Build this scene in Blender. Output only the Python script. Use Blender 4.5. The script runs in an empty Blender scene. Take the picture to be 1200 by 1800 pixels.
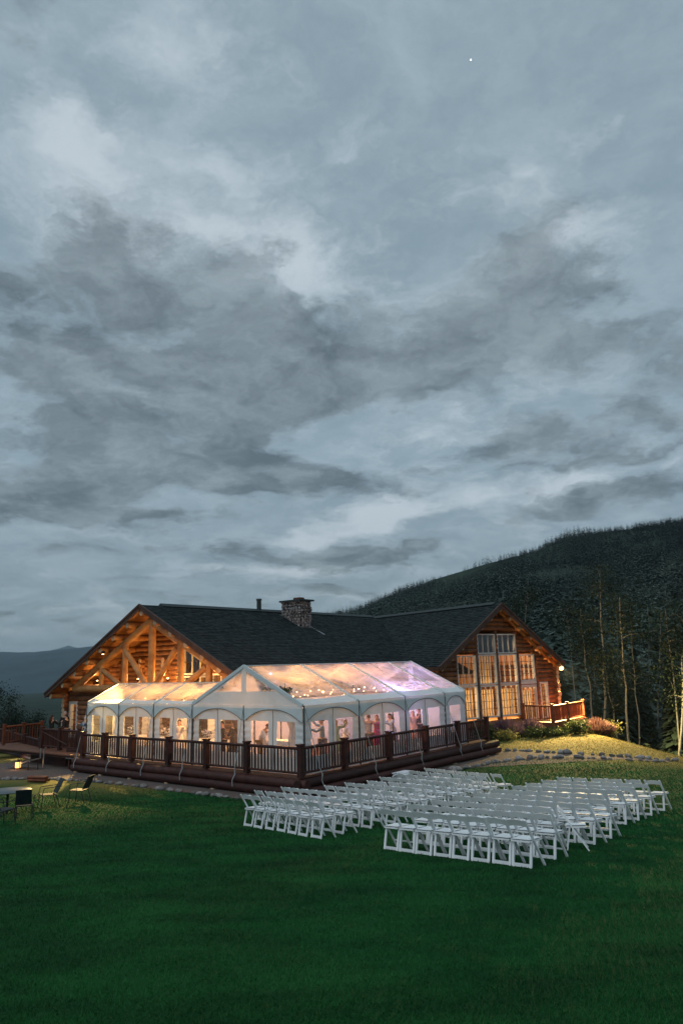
import bpy, bmesh, math, random
import numpy as np
from mathutils import Vector, Matrix, Euler
random.seed(7); rng = np.random.default_rng(7)
sc = bpy.context.scene
COL = sc.collection
PI = math.pi

# ------------------------------------------------------------------ camera
F_PX, PITCH, ROLL, CAM_H = 1269.65, 0.20981, 0.02974, 3.799
cam_d = bpy.data.cameras.new('camera'); cam = bpy.data.objects.new('camera', cam_d); COL.objects.link(cam)
cam_d.sensor_fit = 'VERTICAL'; cam_d.sensor_height = 36.0; cam_d.lens = 36.0 * F_PX / 1800.0
cam_d.clip_start = 0.05; cam_d.clip_end = 40000
_c, _s = math.cos(PITCH), math.sin(PITCH)
FW = Vector((0, _c, _s)); UP0 = Vector((0, -_s, _c)); RT0 = Vector((1, 0, 0))
_cr, _sr = math.cos(ROLL), math.sin(ROLL)
RT = _cr * RT0 - _sr * UP0; UP = _sr * RT0 + _cr * UP0
M = Matrix((RT, UP, -FW)).transposed().to_4x4(); M.translation = (0, 0, CAM_H)
cam.matrix_world = M
sc.camera = cam
def ray(x, y):
    X, Y = x - 600, 900 - y
    return FW + RT * (X / F_PX) + UP * (Y / F_PX)
def atz(x, y, z):
    d = ray(x, y); t = (z - CAM_H) / d.z
    return Vector((0, 0, CAM_H)) + d * t

# ------------------------------------------------------------------ world, sun, exposure
SUN_EL, SUN_AZ = math.radians(52), math.radians(215)     # azimuth from +Y clockwise
W_STRENGTH = 0.10
def make_world():
    w = bpy.data.worlds.new('World'); sc.world = w; w.use_nodes = True
    nt = w.node_tree; N = nt.nodes; L = nt.links; N.clear()
    out = N.new('ShaderNodeOutputWorld'); bg = N.new('ShaderNodeBackground'); L.new(bg.outputs[0], out.inputs[0])
    bg.inputs[1].default_value = W_STRENGTH
    sky = N.new('ShaderNodeTexSky'); sky.sky_type = 'NISHITA'; sky.sun_disc = False
    sky.sun_elevation = SUN_EL; sky.sun_rotation = SUN_AZ
    tc = N.new('ShaderNodeTexCoord')
    def math_(op, a, b=None, c=None, clamp=False):
        n = N.new('ShaderNodeMath'); n.operation = op; n.use_clamp = clamp
        for i, s in enumerate((a, b, c)):
            if s is None: continue
            if isinstance(s, (int, float)): n.inputs[i].default_value = s
            else: L.new(s, n.inputs[i])
        return n.outputs[0]
    sep = N.new('ShaderNodeSeparateXYZ'); L.new(tc.outputs['Generated'], sep.inputs[0])
    zz = math_('ADD', math_('MAXIMUM', sep.outputs[2], 0.0), 0.22)
    px = math_('DIVIDE', sep.outputs[0], zz); py = math_('DIVIDE', sep.outputs[1], zz)
    comb = N.new('ShaderNodeCombineXYZ'); L.new(px, comb.inputs[0]); L.new(py, comb.inputs[1])
    P0 = comb.outputs[0]
    def noise(vec, scale, detail, rough, off=(0, 0, 0), dist=0.0, stretch=(1, 1, 1)):
        mp = N.new('ShaderNodeMapping'); L.new(vec, mp.inputs[0]); mp.inputs['Location'].default_value = off; mp.inputs['Scale'].default_value = stretch
        n = N.new('ShaderNodeTexNoise'); n.noise_dimensions = '3D'; L.new(mp.outputs[0], n.inputs['Vector'])
        n.inputs['Scale'].default_value = scale; n.inputs['Detail'].default_value = detail; n.inputs['Roughness'].default_value = rough
        n.inputs['Distortion'].default_value = dist
        return n
    # warp the cloud plane a little so that edges billow
    wn = noise(P0, 2.6, 6, 0.62, (3.1, 7.7, 0))
    sub = N.new('ShaderNodeVectorMath'); sub.operation = 'SUBTRACT'; L.new(wn.outputs['Color'], sub.inputs[0]); sub.inputs[1].default_value = (0.5, 0.5, 0.5)
    scl = N.new('ShaderNodeVectorMath'); scl.operation = 'SCALE'; L.new(sub.outputs[0], scl.inputs[0]); scl.inputs['Scale'].default_value = 0.42
    add = N.new('ShaderNodeVectorMath'); add.operation = 'ADD'; L.new(P0, add.inputs[0]); L.new(scl.outputs[0], add.inputs[1])
    PW = add.outputs[0]
    sepw = N.new('ShaderNodeSeparateXYZ'); L.new(PW, sepw.inputs[0]); wx, wy = sepw.outputs[0], sepw.outputs[1]
    def pp(x, y):
        d = ray(x, y).normalized(); z = max(d.z, 0) + 0.22
        return np.array([d.x / z, d.y / z])
    def blob(x, y, hx, hy, ang=0):
        c = pp(x, y); ca, sa = math.cos(ang), math.sin(ang)
        J = np.stack([pp(x + hx * ca, y + hx * sa) - c, pp(x - hy * sa, y + hy * ca) - c], 1)
        I = np.linalg.inv(J)
        dx = math_('SUBTRACT', wx, float(c[0])); dy = math_('SUBTRACT', wy, float(c[1]))
        s = math_('ADD', math_('MULTIPLY', dx, float(I[0, 0])), math_('MULTIPLY', dy, float(I[0, 1])))
        t = math_('ADD', math_('MULTIPLY', dx, float(I[1, 0])), math_('MULTIPLY', dy, float(I[1, 1])))
        r2 = math_('ADD', math_('MULTIPLY', s, s), math_('MULTIPLY', t, t))
        return math_('POWER', 2.718, math_('MULTIPLY', r2, -1.0))
    def msum(lst):
        out = None
        for b in lst:
            t = math_('MULTIPLY', blob(*b[:5]), b[5]); out = t if out is None else math_('ADD', out, t)
        return out
    def smooth(x, lo, hi):
        n = N.new('ShaderNodeMapRange'); n.interpolation_type = 'SMOOTHSTEP'; L.new(x, n.inputs[0]); n.inputs[1].default_value = lo; n.inputs[2].default_value = hi; return n.outputs[0]
    def mixc(f, a_, b_):
        n = N.new('ShaderNodeMix'); n.data_type = 'RGBA'
        L.new(f, n.inputs['Factor'])
        for s_, q in ((a_, 6), (b_, 7)):
            if isinstance(s_, tuple): n.inputs[q].default_value = (*s_, 1)
            else: L.new(s_, n.inputs[q])
        return n.outputs[2]
    n1 = noise(PW, 2.6, 8, 0.58, (11.3, 2.4, 0)).outputs['Fac']
    n2 = noise(PW, 5.2, 6, 0.62, (1.3, 9.4, 0)).outputs['Fac']
    DARK = [(300, 570, 300, 150, .15, .36), (210, 760, 300, 95, .05, .36), (680, 640, 290, 85, -.12, .40), (1010, 770, 320, 55, -.12, .28),
            (100, 850, 260, 60, 0, .22), (880, 560, 200, 45, -.35, .26), (700, 480, 120, 40, -.3, .16), (930, 430, 120, 40, -.2, .20), (430, 480, 90, 60, .5, .18),
            (820, 940, 230, 28, -.22, .26), (430, 965, 130, 20, 0, .20), (560, 985, 80, 14, 0, .18), (1090, 870, 130, 20, -.15, .2), (620, 830, 160, 30, -.05, .14), (1100, 640, 160, 40, .1, .18),
            (540, 470, 55, 50, .9, -.30), (760, 775, 120, 24, -.3, -.30), (670, 900, 140, 22, -.2, -.22), (1120, 830, 110, 16, -.2, -.2), (300, 200, 700, 170, 0, -.30), (950, 200, 500, 170, 0, -.34), (850, 700, 120, 26, -.35, -.2), (240, 905, 260, 16, .03, .26), (120, 965, 220, 14, 0, .24), (330, 1010, 160, 9, 0, .24), (700, 985, 110, 9, -.1, .22), (960, 905, 120, 14, -.25, .24), (1120, 800, 110, 14, -.1, .22), (520, 1030, 140, 8, 0, .2), (400, 860, 130, 14, .05, .18)]
    LIGHT = [(340, 80, 170, 85, .3, .30), (190, 250, 110, 50, .2, .36), (320, 400, 170, 55, .2, .34), (50, 200, 90, 110, .6, .20), (640, 270, 140, 90, .2, .24), (130, 340, 180, 60, 0, .22),
             (550, 480, 90, 70, .9, .38), (760, 775, 200, 50, -.25, .30), (670, 905, 200, 40, -.2, .36), (1100, 830, 220, 40, -.15, .24), (900, 480, 200, 40, -.4, .2), (80, 560, 120, 80, 0, .15), (120, 740, 60, 50, 0, .2),
             (1050, 240, 45, 30, 0, .28), (930, 310, 35, 40, 0, .24), (1000, 390, 120, 40, 0, .16), (1090, 440, 100, 40, 0, .2), (640, 985, 200, 24, 0, .2), (480, 1000, 160, 10, 0, .26), (250, 940, 160, 12, .05, .24), (860, 880, 170, 12, -.2, .22), (350, 1045, 200, 9, 0, .2), (120, 930, 120, 10, 0, .2), (570, 945, 120, 10, -.1, .26), (640, 1045, 160, 10, -.1, .2), (420, 300, 100, 80, 0, .14),
             (950, 120, 320, 110, 0, -.22), (590, 40, 70, 110, 0, -.2), (170, 110, 110, 60, 0, -.18), (200, 960, 330, 70, 0, -.1)]
    md = smooth(math_('ADD', math_('MULTIPLY_ADD', n1, 1.75, math_('MULTIPLY', n2, .50)), math_('MULTIPLY', msum(DARK), .9)), 1.17, 1.46)
    n1b = noise(PW, 2.3, 7, 0.62, (4.3, 6.1, 0)).outputs['Fac']
    ml = smooth(math_('ADD', math_('MULTIPLY', n1b, 1.5), math_('ADD', math_('MULTIPLY', msum(LIGHT), .85), math_('MULTIPLY', n2, .5))), 1.04, 1.52)
    shade = smooth(math_('ADD', math_('MULTIPLY', n2, .45), math_('MULTIPLY', n1b, .75)), .44, .78)
    base = mixc(smooth(n2, .3, .7), (0.268, 0.362, 0.418), (0.365, 0.468, 0.532))
    lit = mixc(ml, base, (0.57, 0.655, 0.715))
    drk = mixc(shade, (0.098, 0.130, 0.147), (0.300, 0.368, 0.405))
    class _R: pass
    ramp = _R(); ramp.outputs = [mixc(math_('MULTIPLY', md, .93), lit, drk)]
    # clouds over the clear sky: the sky tints the thinner places
    cl = N.new('ShaderNodeVectorMath'); cl.operation = 'SCALE'; L.new(ramp.outputs[0], cl.inputs[0]); cl.inputs['Scale'].default_value = 1.0 / W_STRENGTH
    skm = N.new('ShaderNodeMix'); skm.data_type = 'RGBA'; skm.inputs['Factor'].default_value = 0.10
    L.new(cl.outputs[0], skm.inputs[6]); L.new(sky.outputs[0], skm.inputs[7])
    # lower sky is duller towards the horizon, in every direction alike
    el = math_('MULTIPLY', sep.outputs[2], 3.6, clamp=True)
    fac = math_('ADD', math_('MULTIPLY', el, 0.22), 0.78)
    dull = N.new('ShaderNodeVectorMath'); dull.operation = 'SCALE'; L.new(skm.outputs[2], dull.inputs[0]); L.new(fac, dull.inputs['Scale'])
    # the evening planet
    d = ray(827, 105).normalized()
    dot = N.new('ShaderNodeVectorMath'); dot.operation = 'DOT_PRODUCT'; L.new(tc.outputs['Generated'], dot.inputs[0]); dot.inputs[1].default_value = d
    star = math_('MULTIPLY', math_('GREATER_THAN', dot.outputs['Value'], 1 - 4.2e-7), 14.0)
    fin = N.new('ShaderNodeVectorMath'); fin.operation = 'ADD'; L.new(dull.outputs[0], fin.inputs[0]); L.new(star, fin.inputs[1])
    L.new(fin.outputs[0], bg.inputs[0])
    w.cycles.sampling_method = 'MANUAL'; w.cycles.sample_map_resolution = 256
make_world()
sd = bpy.data.lights.new('sun', 'SUN'); sun = bpy.data.objects.new('sun', sd); COL.objects.link(sun)
sd.energy = 1.05; sd.angle = math.radians(70); sd.color = (0.93, 0.97, 1.0)
_sv = Vector((math.sin(SUN_AZ) * math.cos(SUN_EL), math.cos(SUN_AZ) * math.cos(SUN_EL), math.sin(SUN_EL)))
sun.rotation_euler = _sv.to_track_quat('Z', 'Y').to_euler(); sun.location = (0, 0, 60)
sc.view_settings.view_transform = 'Standard'; sc.view_settings.look = 'None'; sc.view_settings.exposure = 0.0; sc.view_settings.gamma = 1.0
sc.view_settings.use_curve_mapping = False
sc.render.engine = 'CYCLES'
sc.cycles.max_bounces = 8; sc.cycles.diffuse_bounces = 3; sc.cycles.glossy_bounces = 3; sc.cycles.transmission_bounces = 4
sc.cycles.transparent_max_bounces = 24; sc.cycles.volume_bounces = 0
sc.cycles.sample_clamp_indirect = 4.0; sc.cycles.use_denoising = True
sc.cycles.caustics_reflective = False; sc.cycles.caustics_refractive = False

# ------------------------------------------------------------------ materials
def new_mat(name):
    m = bpy.data.materials.new(name); m.use_nodes = True
    nt = m.node_tree; b = nt.nodes['Principled BSDF']
    return m, nt, b
def mat(name, col, col2=None, rough=0.8, scale=4.0, stretch=(1, 1, 1), detail=6, bump=0.0, bscale=None, spec=0.3, rand=0.0, island=0.0, metal=0.0, lo=0.35, hi=0.65, coords='Object', transl=0.0, bdist=0.02):
    m, nt, b = new_mat(name); N, L = nt.nodes, nt.links
    col2 = col2 or tuple(c * 0.6 for c in col)
    tc = N.new('ShaderNodeTexCoord'); mp = N.new('ShaderNodeMapping'); L.new(tc.outputs[coords], mp.inputs[0]); mp.inputs['Scale'].default_value = stretch
    n = N.new('ShaderNodeTexNoise'); L.new(mp.outputs[0], n.inputs['Vector']); n.inputs['Scale'].default_value = scale; n.inputs['Detail'].default_value = detail; n.inputs['Roughness'].default_value = 0.6
    r = N.new('ShaderNodeValToRGB'); L.new(n.outputs['Fac'], r.inputs[0])
    r.color_ramp.elements[0].position = lo; r.color_ramp.elements[0].color = (*col2, 1)
    r.color_ramp.elements[1].position = hi; r.color_ramp.elements[1].color = (*col, 1)
    colout = r.outputs[0]
    for kind, amt in (('o', rand), ('i', island)):
        if amt <= 0: continue
        if kind == 'o': src = N.new('ShaderNodeObjectInfo').outputs['Random']
        else: src = N.new('ShaderNodeNewGeometry').outputs['Random Per Island']
        mr = N.new('ShaderNodeMapRange'); L.new(src, mr.inputs[0]); mr.inputs[3].default_value = 1 - amt; mr.inputs[4].default_value = 1 + amt
        vm = N.new('ShaderNodeVectorMath'); vm.operation = 'SCALE'; L.new(colout, vm.inputs[0]); L.new(mr.outputs[0], vm.inputs['Scale'])
        colout = vm.outputs[0]
    L.new(colout, b.inputs['Base Color'])
    b.inputs['Roughness'].default_value = rough; b.inputs['Specular IOR Level'].default_value = spec; b.inputs['Metallic'].default_value = metal
    if bump > 0:
        nb = N.new('ShaderNodeTexNoise'); L.new(mp.outputs[0], nb.inputs['Vector']); nb.inputs['Scale'].default_value = bscale or scale * 3; nb.inputs['Detail'].default_value = 5
        bp = N.new('ShaderNodeBump'); L.new(nb.outputs['Fac'], bp.inputs['Height']); bp.inputs['Strength'].default_value = bump; bp.inputs['Distance'].default_value = bdist
        L.new(bp.outputs[0], b.inputs['Normal'])
    if transl > 0:
        out = N['Material Output']; tr = N.new('ShaderNodeBsdfTranslucent'); L.new(colout, tr.inputs[0])
        mx = N.new('ShaderNodeMixShader'); mx.inputs[0].default_value = transl; L.new(b.outputs[0], mx.inputs[1]); L.new(tr.outputs[0], mx.inputs[2]); L.new(mx.outputs[0], out.inputs[0])
    return m
def add_lamp_gold(m, lamp_gold, lamp_gold_dark):  # mixes the gold of lamplit grass into the base colour
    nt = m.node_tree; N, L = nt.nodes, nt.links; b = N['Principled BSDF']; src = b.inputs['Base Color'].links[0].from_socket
    at = N.new('ShaderNodeAttribute'); at.attribute_name = 'lamp_gold'
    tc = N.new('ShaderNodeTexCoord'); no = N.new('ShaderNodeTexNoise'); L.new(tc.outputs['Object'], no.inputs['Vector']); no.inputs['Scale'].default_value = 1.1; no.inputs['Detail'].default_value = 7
    dc = N.new('ShaderNodeMix'); dc.data_type = 'RGBA'; L.new(no.outputs['Fac'], dc.inputs['Factor']); dc.inputs[6].default_value = (*lamp_gold_dark, 1); dc.inputs[7].default_value = (*lamp_gold, 1)
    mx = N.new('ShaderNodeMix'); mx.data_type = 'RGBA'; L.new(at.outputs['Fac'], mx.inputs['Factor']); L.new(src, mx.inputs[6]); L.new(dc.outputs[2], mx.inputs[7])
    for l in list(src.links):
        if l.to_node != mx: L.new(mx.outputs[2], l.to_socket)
def set_lamp_gold(o, val):
    a = o.data.attributes.new('lamp_gold', 'FLOAT', 'POINT'); a.data.foreach_set('value', np.asarray(val, np.float32))
def emat(name, col, strength):
    m, nt, b = new_mat(name); b.inputs['Base Color'].default_value = (*col, 1)
    b.inputs['Emission Color'].default_value = (*col, 1); b.inputs['Emission Strength'].default_value = strength
    return m
def clear_mat(name, haze=0.2, gloss=0.06, tint=(1, 1, 1), hcol=(0.9, 0.92, 0.95), rough=0.08):
    m = bpy.data.materials.new(name); m.use_nodes = True; nt = m.node_tree; N, L = nt.nodes, nt.links; N.clear()
    out = N.new('ShaderNodeOutputMaterial'); t = N.new('ShaderNodeBsdfTransparent'); t.inputs[0].default_value = (*tint, 1)
    g = N.new('ShaderNodeBsdfGlossy'); g.inputs['Roughness'].default_value = rough
    mx = N.new('ShaderNodeMixShader'); lw = N.new('ShaderNodeLayerWeight'); lw.inputs[0].default_value = 0.25
    mg = N.new('ShaderNodeMath'); mg.operation = 'MULTIPLY_ADD'; L.new(lw.outputs['Facing'], mg.inputs[0]); mg.inputs[1].default_value = gloss * 3; mg.inputs[2].default_value = gloss
    L.new(mg.outputs[0], mx.inputs[0]); L.new(t.outputs[0], mx.inputs[1]); L.new(g.outputs[0], mx.inputs[2])
    last = mx
    if haze > 0:
        d = N.new('ShaderNodeBsdfDiffuse'); d.inputs[0].default_value = (*hcol, 1); tr = N.new('ShaderNodeBsdfTranslucent'); tr.inputs[0].default_value = (*hcol, 1)
        m1 = N.new('ShaderNodeMixShader'); m1.inputs[0].default_value = 0.78; L.new(d.outputs[0], m1.inputs[1]); L.new(tr.outputs[0], m1.inputs[2])
        m2 = N.new('ShaderNodeMixShader'); L.new(mx.outputs[0], m2.inputs[1]); L.new(m1.outputs[0], m2.inputs[2])
        tc = N.new('ShaderNodeTexCoord'); no = N.new('ShaderNodeTexNoise'); L.new(tc.outputs['Object'], no.inputs['Vector']); no.inputs['Scale'].default_value = 1.3; no.inputs['Detail'].default_value = 5; no.inputs['Distortion'].default_value = 0.8
        mr = N.new('ShaderNodeMapRange'); L.new(no.outputs['Fac'], mr.inputs[0]); mr.inputs[1].default_value = 0.3; mr.inputs[2].default_value = 0.7; mr.inputs[3].default_value = haze * 0.6; mr.inputs[4].default_value = haze * 1.4
        L.new(mr.outputs[0], m2.inputs[0]); last = m2
    L.new(last.outputs[0], out.inputs[0])
    return m
MT = dict(
    lawn=mat('lawn_green', (0.010, 0.080, 0.020), (0.004, 0.034, 0.010), 0.95, 0.55, (1, 2.2, 1), 8, 0.9, 22, 0.1, lo=0.3, hi=0.7, bdist=0.05),
    blade=mat('grass_blade', (0.018, 0.138, 0.031), (0.006, 0.052, 0.014), 0.7, 0.55, (1, 2.2, 1), 6, 0, None, 0.2, island=0.20, coords='Object', lo=0.3, hi=0.7, transl=0.25),
    wildland=mat('wild_ground', (0.030, 0.046, 0.030), (0.014, 0.024, 0.018), 0.95, 0.02, (1, 1, 1), 8, 0.5, 0.4, 0.05),
    gravel=mat('gravel', (0.17, 0.135, 0.12), (0.065, 0.055, 0.052), 0.95, 26, (1, 1, 1), 4, 0.9, 60, 0.15, bdist=0.03),
    stone=mat('field_stone', (0.24, 0.23, 0.22), (0.10, 0.10, 0.10), 0.9, 6, (1, 1, 1), 6, 0.6, 20, 0.25, rand=0.48),
    log=mat('peeled_log', (0.26, 0.115, 0.040), (0.11, 0.045, 0.016), 0.55, 2.2, (1, 1, 1), 7, 0.25, 14, 0.35, rand=0.22),
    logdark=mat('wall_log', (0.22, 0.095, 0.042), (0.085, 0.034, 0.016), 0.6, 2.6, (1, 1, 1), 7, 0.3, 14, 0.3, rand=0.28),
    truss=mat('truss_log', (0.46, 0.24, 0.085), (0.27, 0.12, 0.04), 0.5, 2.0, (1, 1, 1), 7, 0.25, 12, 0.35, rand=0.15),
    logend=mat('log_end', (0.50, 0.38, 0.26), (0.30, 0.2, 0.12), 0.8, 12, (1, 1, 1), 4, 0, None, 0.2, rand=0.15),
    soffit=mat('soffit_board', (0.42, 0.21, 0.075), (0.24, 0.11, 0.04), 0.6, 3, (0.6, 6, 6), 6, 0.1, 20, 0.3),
    fascia=mat('fascia_board', (0.075, 0.042, 0.03), (0.045, 0.025, 0.02), 0.6, 3, (1, 1, 1), 5, 0.1),
    shingle=mat('roof_shingle', (0.026, 0.036, 0.037), (0.015, 0.022, 0.023), 0.9, 5, (1, 1, 1), 5, 0.3, 40, 0.12, island=0.35),
    ridge=mat('ridge_cap_metal', (0.028, 0.042, 0.044), (0.02, 0.03, 0.032), 0.6, 3),
    deckwood=mat('deck_stain', (0.052, 0.016, 0.012), (0.024, 0.008, 0.007), 0.6, 3.5, (1, 1, 1), 6, 0.25, 15, 0.3, rand=0.25),
    deckfloor=mat('deck_floor', (0.16, 0.075, 0.045), (0.09, 0.04, 0.025), 0.7, 2, (1, 8, 1), 5, 0.2),
    redrail=mat('red_cedar', (0.17, 0.05, 0.022), (0.085, 0.027, 0.013), 0.6, 3.5, (1, 1, 1), 6, 0.2, 15, 0.3, rand=0.2),
    vinyl=mat('white_tent_vinyl', (0.62, 0.68, 0.685), (0.56, 0.615, 0.62), 0.5, 1.6, (1, 1, 1), 5, 0.22, 3.5, 0.35, transl=0.12, bdist=0.05),
    strap=mat('white_strap', (0.34, 0.35, 0.35), (0.22, 0.23, 0.23), 0.7, 8),
    pole=mat('tent_pole', (0.10, 0.115, 0.12), (0.07, 0.08, 0.085), 0.45, 4, metal=0.4),
    clear=clear_mat('clear_vinyl_roof', 0.38, 0.04),
    pane=clear_mat('clear_vinyl_window', 0.05, 0.03),
    glass=clear_mat('window_glass', 0.0, 0.05, (0.94, 0.96, 0.96), rough=0.01),
    wframe=mat('white_window_frame', (0.50, 0.51, 0.50), (0.42, 0.43, 0.42), 0.5, 3),
    muntin=mat('dark_muntin', (0.05, 0.035, 0.025), (0.03, 0.02, 0.015), 0.5, 3),
    curtain=mat('cream_curtain', (0.66, 0.54, 0.36), (0.45, 0.33, 0.18), 0.85, 4, (8, 8, 0.3), 4, transl=0.35),
    roomwall=mat('room_wall', (0.42, 0.27, 0.14), (0.25, 0.14, 0.07), 0.8, 2.5, (0.4, 0.4, 5)),
    chair=mat('white_resin', (0.76, 0.79, 0.80), (0.70, 0.73, 0.745), 0.62, 3, rand=0.05, spec=0.4),
    concrete=mat('foundation_concrete', (0.30, 0.24, 0.22), (0.20, 0.16, 0.15), 0.9, 5, (1, 1, 1), 6, 0.2),
    cloth=mat('white_cloth', (0.72, 0.70, 0.68), (0.62, 0.6, 0.58), 0.9, 4),
    black=mat('black_paint', (0.012, 0.012, 0.013), (0.007, 0.007, 0.008), 0.5, 4),
    steel=mat('grey_steel', (0.34, 0.37, 0.39), (0.22, 0.24, 0.26), 0.35, 4, metal=0.7),
    patio=mat('dark_patio_metal', (0.022, 0.030, 0.033), (0.014, 0.02, 0.022), 0.7, 6),
    tabletop=mat('grey_table_top', (0.085, 0.105, 0.115), (0.06, 0.075, 0.085), 0.4, 5),
    bark=mat('aspen_bark', (0.17, 0.18, 0.17), (0.05, 0.052, 0.048), 0.85, 5, (1, 1, 0.35), 5, 0.3, 12, lo=0.33, hi=0.48),
    darkbark=mat('conifer_bark', (0.075, 0.055, 0.042), (0.035, 0.026, 0.02), 0.9, 6, (1, 1, 0.3), 5, 0.4),
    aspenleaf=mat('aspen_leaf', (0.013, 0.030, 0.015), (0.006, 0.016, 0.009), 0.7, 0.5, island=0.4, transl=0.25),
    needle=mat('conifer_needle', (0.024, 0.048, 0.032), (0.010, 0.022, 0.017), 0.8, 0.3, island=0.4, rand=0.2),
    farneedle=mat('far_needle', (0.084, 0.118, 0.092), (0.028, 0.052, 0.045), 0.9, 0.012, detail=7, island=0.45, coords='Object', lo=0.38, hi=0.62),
    mountain=mat('forested_mountain', (0.030, 0.060, 0.070), (0.016, 0.034, 0.044), 0.95, 0.003, detail=10, bump=0.6, bscale=0.01, coords='Object'),
    pink=mat('pink_flower_spike', (0.20, 0.10, 0.095), (0.11, 0.062, 0.055), 0.8, 3, island=0.35, transl=0.2),
    mauve=mat('mauve_flower_spike', (0.21, 0.13, 0.155), (0.12, 0.075, 0.09), 0.8, 3, island=0.35, transl=0.2),
    shrub=mat('shrub_leaf', (0.060, 0.085, 0.024), (0.028, 0.044, 0.014), 0.7, 3, island=0.45, transl=0.25),
    yshrub=mat('yellow_shrub_leaf', (0.21, 0.20, 0.055), (0.10, 0.11, 0.03), 0.7, 3, island=0.4, transl=0.25),
    garland=mat('garland_leaf', (0.055, 0.07, 0.022), (0.025, 0.035, 0.012), 0.7, 3, island=0.4),
    bulb=emat('lit_bulb', (1.0, 0.66, 0.32), 9),
    flood=emat('lit_flood_lamp', (1.0, 0.68, 0.30), 2.6),
    stepl=emat('lit_step_light', (1.0, 0.86, 0.76), 22),
    lantern=emat('lantern_glow', (1.0, 0.50, 0.18), 1.4),
    skin=mat('skin', (0.50, 0.30, 0.22), (0.44, 0.26, 0.19), 0.6, 5),
    black_cloth=mat('black_fabric', (0.018, 0.018, 0.022), (0.010, 0.010, 0.012), 0.9, 5),
    white_cloth=mat('white_fabric', (0.70, 0.70, 0.72), (0.58, 0.58, 0.6), 0.9, 5),
    blue_cloth=mat('blue_fabric', (0.05, 0.12, 0.22), (0.03, 0.08, 0.15), 0.9, 5),
    lblue_cloth=mat('pale_blue_fabric', (0.34, 0.42, 0.50), (0.26, 0.33, 0.4), 0.9, 5),
    brown_cloth=mat('brown_fabric', (0.20, 0.12, 0.04), (0.12, 0.07, 0.025), 0.9, 5),
    green_cloth=mat('sage_fabric', (0.28, 0.40, 0.30), (0.2, 0.3, 0.22), 0.9, 5),
    magenta_cloth=mat('magenta_fabric', (0.42, 0.05, 0.20), (0.28, 0.03, 0.13), 0.9, 5),
    grey_cloth=mat('grey_fabric', (0.28, 0.27, 0.29), (0.2, 0.19, 0.21), 0.9, 5),
    peach_cloth=mat('peach_fabric', (0.55, 0.30, 0.20), (0.42, 0.22, 0.14), 0.9, 5),
    hair_dark=mat('dark_hair', (0.03, 0.018, 0.012), (0.015, 0.01, 0.008), 0.6, 20),
    hair_red=mat('auburn_hair', (0.16, 0.055, 0.02), (0.09, 0.03, 0.012), 0.6, 20),
    hair_grey=mat('grey_hair', (0.38, 0.38, 0.38), (0.25, 0.25, 0.25), 0.7, 20),
    hair_blond=mat('blond_hair', (0.34, 0.22, 0.09), (0.22, 0.13, 0.05), 0.6, 20),
)

add_lamp_gold(MT['lawn'], (0.25, 0.205, 0.062), (0.13, 0.12, 0.035)); add_lamp_gold(MT['blade'], (0.27, 0.22, 0.066), (0.14, 0.13, 0.038))  # painted lamplight tones for lawn and blades
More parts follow.
